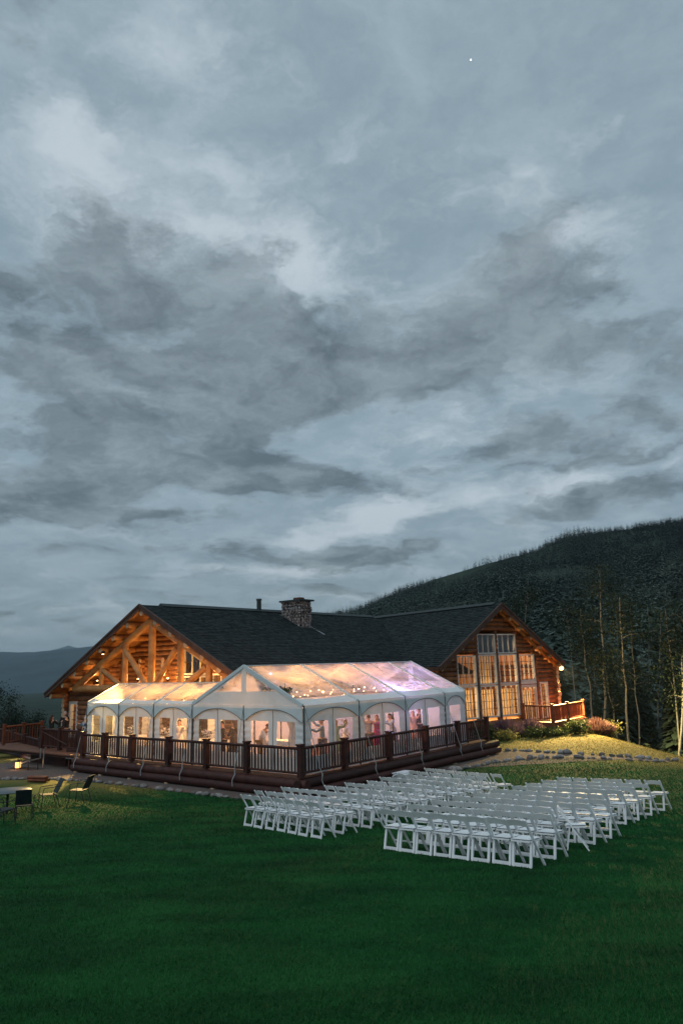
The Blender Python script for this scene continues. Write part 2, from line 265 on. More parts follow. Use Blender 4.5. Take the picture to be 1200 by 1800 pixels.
# ------------------------------------------------------------------ mesh helpers
class MB:
    def __init__(s): s.v = []; s.f = []
    def add(s, vs, fs):
        o = len(s.v); s.v.extend([tuple(p) for p in vs]); s.f.extend([tuple(i + o for i in f) for f in fs]); return s
    def box(s, c, d, rz=0.0, mtx=None):
        hx, hy, hz = d[0] / 2, d[1] / 2, d[2] / 2
        vs = [Vector((x, y, z)) for z in (-hz, hz) for y in (-hy, hy) for x in (-hx, hx)]
        R = mtx if mtx is not None else Matrix.Rotation(rz, 3, 'Z')
        c = Vector(c)
        return s.add([R @ p + c for p in vs], [(0, 2, 3, 1), (4, 5, 7, 6), (0, 1, 5, 4), (2, 6, 7, 3), (0, 4, 6, 2), (1, 3, 7, 5)])
    def beam(s, p, q, w, h, up=(0, 0, 1)):
        p, q = Vector(p), Vector(q); d = q - p; L = d.length; d.normalize()
        up = Vector(up); sx = d.cross(up)
        if sx.length < 1e-4: sx = d.cross(Vector((1, 0, 0)))
        sx.normalize(); uz = sx.cross(d)
        R = Matrix((d, sx, uz)).transposed()
        return s.box((p + q) / 2, (L, w, h), mtx=R)
    def tube(s, pts, rad, n=8, caps=True):
        pts = [Vector(p) for p in pts]
        if isinstance(rad, (int, float)): rad = [rad] * len(pts)
        vs, fs = [], []
        ref = None
        for i, p in enumerate(pts):
            t = (pts[min(i + 1, len(pts) - 1)] - pts[max(i - 1, 0)]).normalized()
            if ref is None:
                a = Vector((0, 0, 1)) if abs(t.z) < 0.9 else Vector((1, 0, 0))
                ref = t.cross(a).normalized()
            ref = (ref - t * ref.dot(t)).normalized(); b = t.cross(ref)
            for k in range(n):
                g = 2 * PI * k / n
                vs.append(p + (ref * math.cos(g) + b * math.sin(g)) * rad[i])
        for i in range(len(pts) - 1):
            for k in range(n):
                k2 = (k + 1) % n
                fs.append((i * n + k, i * n + k2, (i + 1) * n + k2, (i + 1) * n + k))
        if caps:
            fs.append(tuple(range(n - 1, -1, -1))); fs.append(tuple((len(pts) - 1) * n + k for k in range(n)))
        return s.add(vs, fs)
    def lathe(s, prof, n=12, c=(0, 0, 0), sx=1, sy=1, wob=None):
        vs, fs = [], []; c = Vector(c)
        for i, (r, z) in enumerate(prof):
            for k in range(n):
                g = 2 * PI * k / n; rr = r * (wob(g, i / (len(prof) - 1)) if wob else 1)
                vs.append(c + Vector((rr * math.cos(g) * sx, rr * math.sin(g) * sy, z)))
        for i in range(len(prof) - 1):
            for k in range(n):
                k2 = (k + 1) % n; fs.append((i * n + k, i * n + k2, (i + 1) * n + k2, (i + 1) * n + k))
        fs.append(tuple(range(n - 1, -1, -1))); fs.append(tuple((len(prof) - 1) * n + k for k in range(n)))
        return s.add(vs, fs)
    def grid(s, fn, nu, nv):
        vs = [fn(i / nu, j / nv) for j in range(nv + 1) for i in range(nu + 1)]
        fs = [(j * (nu + 1) + i, j * (nu + 1) + i + 1, (j + 1) * (nu + 1) + i + 1, (j + 1) * (nu + 1) + i) for j in range(nv) for i in range(nu)]
        return s.add(vs, fs)
    def poly(s, pts): return s.add(pts, [tuple(range(len(pts)))])
    def slab(s, pts, off):
        off = Vector(off); n = len(pts); a = [Vector(p) for p in pts]; b = [p + off for p in a]
        return s.add(a + b, [tuple(range(n))] + [tuple(range(2 * n - 1, n - 1, -1))] + [(i, i + n, (i + 1) % n + n, (i + 1) % n) for i in range(n)])
    def mesh(s, name, m=None, smooth=0.0):
        me = bpy.data.meshes.new(name); me.from_pydata(s.v, [], s.f); me.validate()
        if m: me.materials.append(MT[m] if isinstance(m, str) else m)
        if smooth: 
            me.polygons.foreach_set('use_smooth', [True] * len(me.polygons)); me.set_sharp_from_angle(angle=smooth)
        me.update(); return me
    def build(s, name, m, parent=None, smooth=0.0, mtx=None): return link(name, s.mesh(name, m, smooth), parent, mtx)
def link(name, me, parent=None, mtx=None):
    o = bpy.data.objects.new(name, me); COL.objects.link(o)
    if parent: o.parent = parent
    if mtx is not None: o.matrix_local = mtx
    return o
def np_mesh(name, V, Fq, m, parent=None, smooth=False):
    me = bpy.data.meshes.new(name); V = np.asarray(V, np.float32); Fq = np.asarray(Fq, np.int32); k = Fq.shape[1]
    me.vertices.add(len(V)); me.vertices.foreach_set('co', V.ravel())
    me.loops.add(Fq.size); me.loops.foreach_set('vertex_index', Fq.ravel())
    me.polygons.add(len(Fq)); me.polygons.foreach_set('loop_start', np.arange(0, Fq.size, k, dtype=np.int32)); me.polygons.foreach_set('loop_total', np.full(len(Fq), k, np.int32))
    if smooth: me.polygons.foreach_set('use_smooth', np.ones(len(Fq), bool))
    me.materials.append(MT[m]); me.update(calc_edges=True); me.validate()
    return link(name, me, parent)
def tag(o, label=None, cat=None, group=None, kind=None):
    if label: o['label'] = label
    if cat: o['category'] = cat
    if group: o['group'] = group
    if kind: o['kind'] = kind
    return o
def thing(name, label, cat, loc=(0, 0, 0), rz=0.0, group=None):
    o = bpy.data.objects.new(name, None); COL.objects.link(o); o.location = loc; o.rotation_euler = (0, 0, rz); o.empty_display_size = 0.2
    return tag(o, label, cat, group)
def copy_tree(o, parent=None):
    c = o.copy(); COL.objects.link(c)
    if parent: c.parent = parent
    for ch in list(o.children): copy_tree(ch, c)
    return c
def lamp(name, loc, energy, col, r=0.1, kind='POINT', parent=None):
    d = bpy.data.lights.new(name, kind); d.energy = energy; d.color = col; d.shadow_soft_size = r
    o = bpy.data.objects.new(name, d); COL.objects.link(o); o.location = loc
    if parent: o.parent = parent
    return o
WARM = (1.0, 0.47, 0.14)

# ------------------------------------------------------------------ frames
TH = math.radians(39.034)
CX, CY = -1.585, 26.852
ROT_T = PI / 2 - TH                    # local x = along the tent side (away), local y = along the tent front (to the left)
T_LOC = Vector((CX, CY, 0))
MTX_T = Matrix.Translation(T_LOC) @ Matrix.Rotation(ROT_T, 4, 'Z')
def T(a, b, z=0.0): return MTX_T @ Vector((a, b, z))
AZ = 2.54198
DW = Vector((math.sin(AZ), math.cos(AZ), 0)); WW = Vector((-DW.y, DW.x, 0))
G = Vector((9.884, 45.848, 0))
W0 = G - DW * 0.79                     # foot of the right gable wall's middle
MTX_R = Matrix.Translation(W0) @ Matrix((WW, -DW, Vector((0, 0, 1)))).transposed().to_4x4()   # local x = along the wall, y = into the house
RIDGE = 7.35

# ------------------------------------------------------------------ ground
def sstep(a, b, x): t = np.clip((x - a) / (b - a), 0, 1); return t * t * (3 - 2 * t)
QT = np.array([-0.9, -0.30, -0.20, -0.082, -0.036, 0.012, 0.076, 0.124, 0.196, 0.277, 0.358, 0.424, 0.481, 0.6, 0.9, 1.6, 3.0])
ZT = np.array([-.02, -.02, 0.0, 0.058, 0.063, 0.074, 0.097, 0.115, 0.134, 0.1525, 0.166, 0.1805, 0.187, 0.2, 0.20, 0.12, 0.0])
def H(x, y):
    x = np.asarray(x, float); y = np.asarray(y, float)
    p = 0.26 - 0.078 * (np.maximum(y, -25) - 14.05)
    z = -0.64 + np.log1p(np.exp(np.clip((p + 0.64) * 9, -60, 60))) / 9
    e = np.maximum(x - 14.0, 0); z = z - np.minimum(0.085 * e ** 2, 0.45 * np.maximum(e - 1.3, 0) + 0.143) * (e < 30) - np.where(e >= 30, 13.06 + 0.02 * np.minimum(e - 30, 200), 0) * 1.0
    l = np.maximum(-19 - x, 0); z = z - np.minimum(0.03 * l ** 2, 0.35 * l) * (l < 40) - np.where(l >= 40, 14 + 0.03 * np.minimum(l - 40, 1200), 0)
    bk = np.maximum(y - 62, 0); z = z - np.where((x < 14), np.minimum(0.15 * bk, 12), 0)
    z = np.maximum(z, -60)
    q = x / np.maximum(y, 1.0); zr = np.interp(q, QT, ZT)
    t = np.clip((y - 95) / 805.0, 0, None)
    prof = np.where(t <= 1, t ** 1.18, 1 - 0.35 * (t - 1))
    und = 7 * np.sin(x * 0.013 + y * 0.004) + 5 * np.sin(x * 0.031 - y * 0.017 + 1.3)
    hill = (zr * 900 + 14 + und * sstep(200, 500, y) * (y < 880)) * np.maximum(prof, 0) - 12
    w = sstep(80, 130, y) * sstep(-0.34, -0.24, q) * (y > 1) 
    w = np.where(y > 2600, 0, w)
    return z * (1 - w) + np.maximum(hill, z) * w
def lamp_gold_mask(x, y):  # where golden lamplight is painted on the grass: mound and strip along the gravel
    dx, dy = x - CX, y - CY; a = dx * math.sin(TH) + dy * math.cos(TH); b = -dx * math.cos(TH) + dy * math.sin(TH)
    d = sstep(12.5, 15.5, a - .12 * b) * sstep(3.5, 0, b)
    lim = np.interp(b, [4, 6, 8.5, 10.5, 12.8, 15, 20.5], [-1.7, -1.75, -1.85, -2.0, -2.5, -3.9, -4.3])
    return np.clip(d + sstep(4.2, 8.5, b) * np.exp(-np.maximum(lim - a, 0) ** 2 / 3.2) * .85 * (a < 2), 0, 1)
def axis(segs):
    out = []
    for a, b, n in segs: out.extend(np.linspace(a, b, n, endpoint=False))
    out.append(segs[-1][1]); return np.array(out)
GX = axis([(-14000, -1500, 10), (-1500, -300, 14), (-300, -60, 24), (-60, -24, 24), (-24, 26, 100), (26, 70, 40), (70, 700, 60), (700, 2000, 14), (2000, 14000, 8)])
GY = axis([(-6000, -200, 8), (-200, -20, 12), (-20, 4, 12), (4, 62, 116), (62, 140, 40), (140, 1000, 60), (1000, 2700, 20), (2700, 14000, 12)])
xx, yy = np.meshgrid(GX, GY); zz = H(xx, yy)
nx, ny = len(GX), len(GY)
idx = np.arange(nx * ny).reshape(ny, nx)
FQ = np.stack([idx[:-1, :-1], idx[:-1, 1:], idx[1:, 1:], idx[1:, :-1]], -1).reshape(-1, 4)
ground = np_mesh('ground', np.stack([xx, yy, zz], -1).reshape(-1, 3), FQ, 'lawn', smooth=True)
set_lamp_gold(ground, lamp_gold_mask(xx, yy).ravel())
tag(ground, 'dark green mown lawn sloping down from the viewer towards the deck', 'lawn', kind='structure')
ground.data.materials.append(MT['wildland'])
cxx = (xx[:-1, :-1] + xx[1:, 1:]).ravel() / 2; cyy = (yy[:-1, :-1] + yy[1:, 1:]).ravel() / 2
ground.data.polygons.foreach_set('material_index', ((cxx > 21) | (cxx < -24) | (cyy > 58) | (cyy < -18)).astype(np.int32))

def mountain(name, label, y0, prof, depth, seed):
    r = np.random.default_rng(seed); qs = np.linspace(prof[0][0], prof[-1][0], 160); zq = np.interp(qs, [p[0] for p in prof], [p[1] for p in prof])
    zq = zq + 0.0009 * np.cumsum(r.normal(0, 0.35, 160)) * np.hanning(160) + r.normal(0, 0.00025, 160)
    V, Fc = [], []
    rows = 26
    for j in range(rows):
        t = j / (rows - 1); y = y0 + depth * (t - 0.6)
        k = np.where(t < 0.6, t / 0.6, (1 - t) / 0.4)
        for i, q in enumerate(qs):
            rough = (math.sin(q * 190 + j * 0.8) + math.sin(q * 83 - j * 1.7)) * 0.02 * k * (1 - k) * 4
            V.append((q * y, y, -70 + (zq[i] * y0 + 70) * max(0, k ** 0.8 + rough)))
    n = len(qs)
    for j in range(rows - 1):
        for i in range(n - 1): Fc.append((j * n + i, j * n + i + 1, (j + 1) * n + i + 1, (j + 1) * n + i))
    o = np_mesh(name, V, Fc, 'mountain', smooth=True)
    return tag(o, label, 'mountain', kind='structure')
mountain('mountain', 'near blue forested mountain ridge across the valley', 4600, [(-1.6, .01), (-0.9, .030), (-0.6, .033), (-0.471, .0345), (-0.424, .0315), (-0.39, .034), (-0.339, .0375), (-0.25, .045), (-0.1, .04), (0.1, .02)], 3600, 3)
mountain('mountain', 'far pale mountain ridge with a rounded peak', 9000, [(-1.2, .02), (-0.6, .030), (-0.45, .0315), (-0.41, .0345), (-0.398, .0385), (-0.378, .0430), (-0.362, .0385), (-0.335, .0405), (-0.30, .039), (-0.2, .04), (0.0, .03)], 3000, 5)

# gravel bed round the deck, as a sheet over the ground
def sheet(name, outline, m, label, cat, dz=0.012, kind='structure'):
    bm = bmesh.new(); vs = [bm.verts.new((p[0], p[1], 0)) for p in outline]; bm.faces.new(vs)
    bmesh.ops.triangulate(bm, faces=bm.faces[:])
    for _ in range(4):
        bmesh.ops.subdivide_edges(bm, edges=[e for e in bm.edges if e.calc_length() > 0.7], cuts=1); bmesh.ops.triangulate(bm, faces=bm.faces[:])
    for v in bm.verts: v.co.z = float(H(v.co.x, v.co.y)) + dz
    me = bpy.data.meshes.new(name); bm.to_mesh(me); bm.free(); me.materials.append(MT[m])
    return tag(link(name, me), label, cat, kind=kind)
edge_pts = [T(-4.3, 20.5), T(-3.9, 15.0), T(-2.5, 12.8), T(-2.0, 10.5), T(-1.85, 8.5), T(-1.75, 6), T(-1.7, 4), T(-1.72, 2.2), T(-1.75, .4), T(-1.3, -1.5), T(1.5, -1.75), T(5.5, -1.7), T(8.5, -1.55), T(11.2, -1.9), T(12.8, -2.6), T(13.7, -4.0), T(14.0, -6.2), T(14.0, -8.3)]
back_pts = [T(14.5, -8.3), T(14.9, -6.0), T(14.9, -3.2), T(15.0, -1.0), T(14.2, 1.2), T(12, 1.5), T(6, 4), T(2, 14), T(2.2, 20.5)]
gravel = sheet('gravel_path', edge_pts + back_pts, 'gravel', 'grey brown gravel bed running round the log deck', 'gravel')

# ------------------------------------------------------------------ stones of the border
STONES = []
for k in range(7):
    bm = bmesh.new(); bmesh.ops.create_icosphere(bm, subdivisions=2, radius=0.5)
    r = random.Random(k)
    ph = [r.uniform(0, 6) for _ in range(6)]; sq = (r.uniform(.8, 1.2), r.uniform(.65, .95), r.uniform(.45, .72))
    for v in bm.verts:
        p = v.co; d = 1 + .13 * math.sin(p.x * 7 + ph[0]) + .12 * math.sin(p.y * 8 + ph[1]) + .1 * math.sin(p.z * 9 + ph[2]) + r.uniform(-.03, .03)
        v.co = Vector((p.x * d * sq[0], p.y * d * sq[1], p.z * d * sq[2]))
    me = bpy.data.meshes.new('stone'); bm.to_mesh(me); bm.free(); me.materials.append(MT['stone']); me.polygons.foreach_set('use_smooth', [True] * len(me.polygons)); STONES.append(me)
def stone_row(root, pts, step, smin, smax, jit=0.12, skip=0.0):
    for p, q in zip(pts[:-1], pts[1:]):
        L = (q - p).length; t = random.uniform(0, step)
        while t < L:
            if random.random() > skip:
                c = p.lerp(q, t / L); x = c.x + random.uniform(-jit, jit); y = c.y + random.uniform(-jit, jit); s = random.uniform(smin, smax) * (1.5 if random.random() < .08 else 1)
                o = link('stone', random.choice(STONES), root)
                o.location = (x, y, float(H(x, y)) + s * .16); o.scale = (s, s, s); o.rotation_euler = (random.uniform(-.2, .2), random.uniform(-.2, .2), random.uniform(0, 6.3))
            t += step * random.uniform(.7, 1.35)
sb = thing('stone_border', 'row of rounded field stones edging the gravel against the lawn', 'stone border')
stone_row(sb, edge_pts[1:11], .30, .16, .34, .08, .1)
stone_row(sb, edge_pts[10:], .30, .18, .38, .14)
sb2 = thing('stone_border', 'line of field stones along the foot of the lamplit grassy mound', 'stone border')
stone_row(sb2, [T(14.4, 1.0), T(15.1, -1.2), T(15.0, -3.4), T(15.0, -6.0), T(14.6, -8.2), T(14.4, -9.6)], .34, .16, .36, .12)

# ------------------------------------------------------------------ the log deck
deck = thing('log_deck', 'raised dark stained deck edged with stacked round logs', 'deck', T_LOC, ROT_T)
fl = MB()
a = -.42
while a < 5.0: fl.box((a + .07, 11.8, .02), (.135, 24.0, .05)); a += .145
while a < 13.2: fl.box((a + .07, 3.2, .02), (.135, 6.9, .05)); a += .145
fl.build('floor_board', 'deckfloor', deck)['kind'] = 'stuff'
MB().box((2.2, 11.9, -.08), (5.0, 23.6, .12)).box((9.0, 3.3, -.08), (8.2, 6.6, .12)).build('joist_frame', 'deckwood', deck)
def wob_log(mb, p, q, r, n=10, seg=7):
    p, q = Vector(p), Vector(q); pts, rr = [], []
    for i in range(seg + 1):
        t = i / seg; pts.append(p.lerp(q, t) + Vector((random.uniform(-1, 1), random.uniform(-1, 1), random.uniform(-1, 1))) * r * .05); rr.append(r * random.uniform(.94, 1.05))
    return mb.tube(pts, rr, n)
for z, off in ((-.16, .0), (-.45, .07)):
    wob_log(MB(), (-.52 - off, -.62, z), (-.52 - off, 13.95, z), .165, 12, 12).build('edge_log', 'deckwood', deck, 1.0)
    wob_log(MB(), (-.75, -.32 - off, z + .006), (13.75, -.32 - off, z + .006), .165, 12, 12).build('edge_log', 'deckwood', deck, 1.0)
for b in (1.4, 4.1, 6.9, 9.4, 11.6, 13.6): MB().tube([(-.62, b, -.75), (-.62, b, -.58)], [.14, .12], 8).build('support_block', 'logend', deck)
for a in (2.5, 6.0, 9.5, 12.5): MB().tube([(a, -.40, -.8), (a, -.40, -.58)], [.14, .12], 8).build('support_block', 'logend', deck)
POST_ME = MB().box((0, 0, .53), (.19, .19, 1.06)).box((0, 0, 1.085), (.25, .25, .05)).mesh('post', 'deckwood')
BAL_ME = MB().tube([(0, 0, .14), (0, 0, .5), (0, 0, .92)], [.03, .033, .03], 6).mesh('baluster', 'deckwood', 1.0)
def railing(name, label, pts, parent_loc=T_LOC, rz=ROT_T, wood='deckwood', step=.165, zb=0.06, post_me=None, bal_me=None, h=1.0, low=.14, mtx=None):
    """posts at pts (local), a top and a bottom rail and balusters between them"""
    post_me = post_me or POST_ME; bal_me = bal_me or BAL_ME
    root = thing(name, label, 'railing', parent_loc, rz)
    if mtx is not None: root.matrix_world = mtx
    pts = [Vector(p) for p in pts]
    for p in pts:
        o = link('post', post_me, root); o.location = (p.x, p.y, p.z + zb)
    for p, q in zip(pts[:-1], pts[1:]):
        d = (q - p); L = d.length; e = d.normalized() * .096
        Z = Vector((0, 0, zb))
        MB().tube([p + e + Z + Vector((0, 0, h - .04)), q - e + Z + Vector((0, 0, h - .04))], .056, 8).build('top_rail', wood, root, 1.0)
        MB().tube([p + e + Z + Vector((0, 0, low)), q - e + Z + Vector((0, 0, low))], .042, 8).build('bottom_rail', wood, root, 1.0)
        n = max(2, int(round((L - .2) / step)))
        for i in range(1, n):
            o = link('baluster', bal_me, root); c = p.lerp(q, (.1 + (L - .2) * i / n) / L); o.location = (c.x, c.y, c.z + zb)
            o.scale = (random.uniform(.85, 1.15),) * 2 + (1,); o.rotation_euler = (0, 0, random.uniform(0, 3))
    return root
railing('deck_railing', 'dark log railing with round balusters along the two open sides of the tent deck',
        [(-.45, 13.4, 0), (-.45, 11.67, 0), (-.45, 9.6, 0), (-.45, 7.08, 0), (-.45, 4.73, 0), (-.45, 2.44, 0), (-.45, -.25, 0), (1.98, -.25, 0), (4.81, -.25, 0), (7.51, -.25, 0), (10.2, -.25, 0), (12.95, -.25, 0)])

# ------------------------------------------------------------------ the clear-top tents
EAVE, RISE = 2.44, 1.436
SL = RISE / 3.05
tent = thing('clear_top_tent', 'large white frame tent with clear peaked roof standing on the log deck', 'tent', T_LOC, ROT_T)
Z0 = .06
def wall_panel(parent, O, ex, L, wins, seam=True, arch=True, out=None):
    """one bay of wall: O foot, ex unit along the wall, wins = [(x0,x1)] fractions; 'out' = outward unit"""
    O = Vector(O); ex = Vector(ex); out = Vector(out); zt, zb = EAVE - .10, Z0
    w0, w1 = 0.66, 1.86
    xs = [0.0]
    for a, b in wins: xs += [a, b]
    xs.append(1.0)
    ph = random.uniform(0, 6)
    def fab(t, z):
        edge = math.exp(-t * L / .28) + math.exp(-(1 - t) * L / .28)
        rip = .030 * edge * math.sin(z * 26 + ph + 3 * t) + .022 * math.sin(t * L * 5.3 + ph + z * .8) + .006 * math.sin(z * 9 + t * 13)
        return O + ex * (t * L + .010 * math.sin(z * 5 + ph + t * 9)) + out * rip + Vector((0, 0, z))
    mb = MB()
    def strip(t0, t1, za, zb_):
        nu = max(2, int((t1 - t0) * L / .09)); nv = max(2, int((zb_ - za) / .07))
        mb.grid(lambda i, j: fab(t0 + (t1 - t0) * i, za + (zb_ - za) * j), nu, nv)
    strip(0, 1, zb, w0); strip(0, 1, w1, zt)
    for i in range(0, len(xs), 2): strip(xs[i], xs[i + 1], w0, w1)
    wp = mb.build('wall_panel', 'vinyl', parent, 1.2)
    for a, b in wins:
        MB().grid(lambda i, j: fab(a + (b - a) * i, w0 + (w1 - w0) * j) + out * -.004, 6, 8).build('window_pane', 'pane', wp, 1.2)
    if seam:
        MB().tube([fab(.5, z) + out * .012 for z in np.linspace(zb, zt - .05, 14)], .009, 5).build('zip_seam', 'pole', wp)
    return wp
def valance(parent, O, ex, L, out):
    O = Vector(O); ex = Vector(ex); out = Vector(out); n = 26
    def bot(t): 
        s = min(1.0, abs(t - .5) / .47); return EAVE - .16 - .42 * (s ** 2.4)
    mb = MB()
    mb.grid(lambda i, j: O + ex * (i * L) + out * (.05 + .012 * math.sin(i * 19) * (1 - j)) + Vector((0, 0, bot(i) * (1 - j) + EAVE * j)), n, 5)
    va = mb.build('valance', 'vinyl', parent, 1.2)
    MB().tube([O + ex * (i / n * L) + out * .058 + Vector((0, 0, bot(i / n))) for i in range(1, n)], .013, 5).build('piping', 'pole', va)
    return va
def roof_bay(parent, p_e0, p_e1, p_r0, p_r1, white=.17, sag=.055):
    """clear panel between two rafters with a white strip along the eave"""
    p_e0, p_e1, p_r0, p_r1 = map(Vector, (p_e0, p_e1, p_r0, p_r1))
    def pt(i, j):
        p = (p_e0.lerp(p_e1, i)).lerp(p_r0.lerp(p_r1, i), j)
        return p - Vector((0, 0, sag * 4 * i * (1 - i) * (4 * j * (1 - j)) ** .5))
    wob = .018
    f = lambda i: white - wob * 4 * i * (1 - i)
    MB().grid(lambda i, j: pt(i, f(i) * j), 14, 3).build('eave_strip', 'vinyl', parent, 1.2)
    MB().grid(lambda i, j: pt(i, f(i) + (1 - f(i)) * j), 14, 10).build('clear_roof_panel', 'clear', parent, 1.2)
AB = [0, 3.19, 6.38, 9.57, 11.45]
WF = [(.12, .43), (.56, .87)]
for a0, a1 in zip(AB[:-1], AB[1:]):
    L = a1 - a0
    wins = WF if L > 2.5 else [(.22, .72)]
    wall_panel(tent, (a0, 0, 0), (1, 0, 0), L, wins, out=(0, -1, 0), seam=L > 2.5)
    valance(tent, (a0, 0, 0), (1, 0, 0), L, (0, -1, 0))
    roof_bay(tent, (a0, 0, EAVE), (a1, 0, EAVE), (a0, 3.05, EAVE + RISE), (a1, 3.05, EAVE + RISE))
    roof_bay(tent, (a1, 6.1, EAVE), (a0, 6.1, EAVE), (a1, 3.05, EAVE + RISE), (a0, 3.05, EAVE + RISE))
    if a0 > 3: wall_panel(tent, (a1, 6.1, 0), (-1, 0, 0), L, [], out=(0, 1, 0), seam=False)
for b0 in (0, 3.05):
    wall_panel(tent, (0, b0 + 3.05, 0), (0, -1, 0), 3.05, WF, out=(-1, 0, 0))
    valance(tent, (0, b0 + 3.05, 0), (0, -1, 0), 3.05, (-1, 0, 0))
    wall_panel(tent, (11.45, b0, 0), (0, 1, 0), 3.05, [], out=(1, 0, 0), seam=False)
# gable ends: white border with two clear triangles
def gable_end(parent, a, sgn):
    o = -.03 * sgn
    zt = EAVE + .50
    def rz(b): return EAVE + RISE - abs(b - 3.05) * SL
    bl = lambda z: (z - EAVE) / SL
    mb = MB()
    mb.poly([(a + o, 0, EAVE), (a + o, 6.1, EAVE), (a + o, 6.1 - bl(zt) , zt), (a + o, bl(zt), zt)])
    lo = bl(zt) + .30
    mb.poly([(a + o, bl(zt), zt), (a + o, lo, zt), (a + o, 2.91, rz(2.91) - .14), (a + o, 2.91, rz(2.91))])
    mb.poly([(a + o, 6.1 - bl(zt), zt), (a + o, 3.19, rz(3.19)), (a + o, 3.19, rz(3.19) - .14), (a + o, 6.1 - lo, zt)])
    mb.poly([(a + o, 2.91, zt), (a + o, 3.19, zt), (a + o, 3.19, rz(3.19)), (a + o, 3.05, EAVE + RISE), (a + o, 2.91, rz(2.91))])
    g = mb.build('gable_panel', 'vinyl', parent)
    for t in ([(a + o, lo, zt), (a + o, 2.91, zt), (a + o, 2.91, rz(2.91) - .14)], [(a + o, 3.19, zt), (a + o, 6.1 - lo, zt), (a + o, 3.19, rz(3.19) - .14)]):
        MB().poly(t).build('clear_gable_pane', 'clear', g)
    for s in (0, 1):
        e = (a - .035 * sgn, 0 if s == 0 else 6.1, EAVE + .005); MB().beam(e, (a - .035 * sgn, 3.05, EAVE + RISE + .02), .06, .13).build('gable_edge', 'vinyl', g)
gable_end(tent, 0, 1); gable_end(tent, 11.45, -1)
for a in AB:
    for b in (0, 6.1):
        if not (b == 6.1 and a == 3.19): MB().tube([(a, b + (.03 if b else -.03), Z0 - .02), (a, b + (.03 if b else -.03), EAVE)], .035, 8).build('tent_leg', 'pole', tent, 1.0)
    for b0 in (0, 6.1):
        if 0 < a < 11.4: MB().beam((a, b0, EAVE + .03), (a, 3.05, EAVE + RISE + .04), .13, .05).build('rafter_strip', 'vinyl', tent)
MB().tube([(-.035, 3.05, Z0), (-.035, 3.05, EAVE - .02)], .03, 8).build('tent_leg', 'pole', tent, 1.0)
MB().beam((-.05, 3.05, EAVE + RISE + .03), (11.5, 3.05, EAVE + RISE + .03), .12, .05).build('ridge_strip', 'vinyl', tent)
# annex
AW, AR, AB0, ABW = 3.42, .78, 6.1, 2.586
annex = thing('clear_top_tent', 'lower three bay white tent annex with clear roof under the log gable', 'tent', T_LOC, ROT_T)
for i in range(3):
    b0, b1 = AB0 + i * ABW, AB0 + (i + 1) * ABW
    wall_panel(annex, (0.0, b1, 0), (0, -1, 0), ABW, [(.14, .42), (.58, .88)], out=(-1, 0, 0))
    valance(annex, (0.0, b1, 0), (0, -1, 0), ABW, (-1, 0, 0))
    roof_bay(annex, (0, b1, EAVE), (0, b0, EAVE), (AW / 2, b1, EAVE + AR), (AW / 2, b0, EAVE + AR), .20)
    roof_bay(annex, (AW, b0, EAVE), (AW, b1, EAVE), (AW / 2, b0, EAVE + AR), (AW / 2, b1, EAVE + AR), .20)
    wall_panel(annex, (AW, b0, 0), (0, 1, 0), ABW, [(.2, .8)], out=(1, 0, 0), seam=False)
for i in range(4):
    b = AB0 + i * ABW
    MB().tube([(-.035, b, Z0), (-.035, b, EAVE)], .035, 8).build('tent_leg', 'pole', annex, 1.0)
    MB().tube([(AW + .035, b, Z0), (AW + .035, b, EAVE)], .035, 8).build('tent_leg', 'pole', annex, 1.0)
    for s in (0, AW): MB().beam((s, b, EAVE + .02), (AW / 2, b, EAVE + AR + .03), .12, .05).build('rafter_strip', 'vinyl', annex)
MB().beam((AW / 2, AB0 + .05, EAVE + AR + .03), (AW / 2, AB0 + 3 * ABW + .03, EAVE + AR + .03), .11, .045).build('ridge_strip', 'vinyl', annex)
bL = AB0 + 3 * ABW
wall_panel(annex, (AW, bL, 0), (-1, 0, 0), AW, [(.1, .4), (.6, .9)], out=(0, 1, 0)); valance(annex, (AW, bL, 0), (-1, 0, 0), AW, (0, 1, 0))
MB().poly([(0, bL + .01, EAVE), (AW, bL + .01, EAVE), (AW / 2, bL + .01, EAVE + AR)]).build('gable_panel', 'clear', annex)
# guy straps from the legs down to the edge logs
def strap(parent, top, end):
    top, end = Vector(top), Vector(end); knee = top.lerp(end, .80) + Vector((0, 0, .05))
    MB().tube([top, top.lerp(knee, .5) + Vector((.01, .01, -.02)), knee], .013, 5).build('guy_strap', 'strap', parent)
    s = MB().tube([knee, knee.lerp(end, .3) + Vector((.02, -.03, 0)), knee.lerp(end, .65) + Vector((-.03, .02, 0)), end], [.016, .024, .018, .012], 6).build('strap_tail', 'strap', parent)
for b in (13.8, 11.2, 8.7): strap(annex, (-.05, b, EAVE - .12), (-.80, b - .25, -.42))
for b in (6.1, 3.05): strap(tent, (-.06, b, EAVE - .12), (-.80, b - .2, -.42))
for a in (.05, 3.19, 6.38, 9.57, 11.45): strap(tent, (a, -.06, EAVE - .12), (a + .25, -.66, -.30))

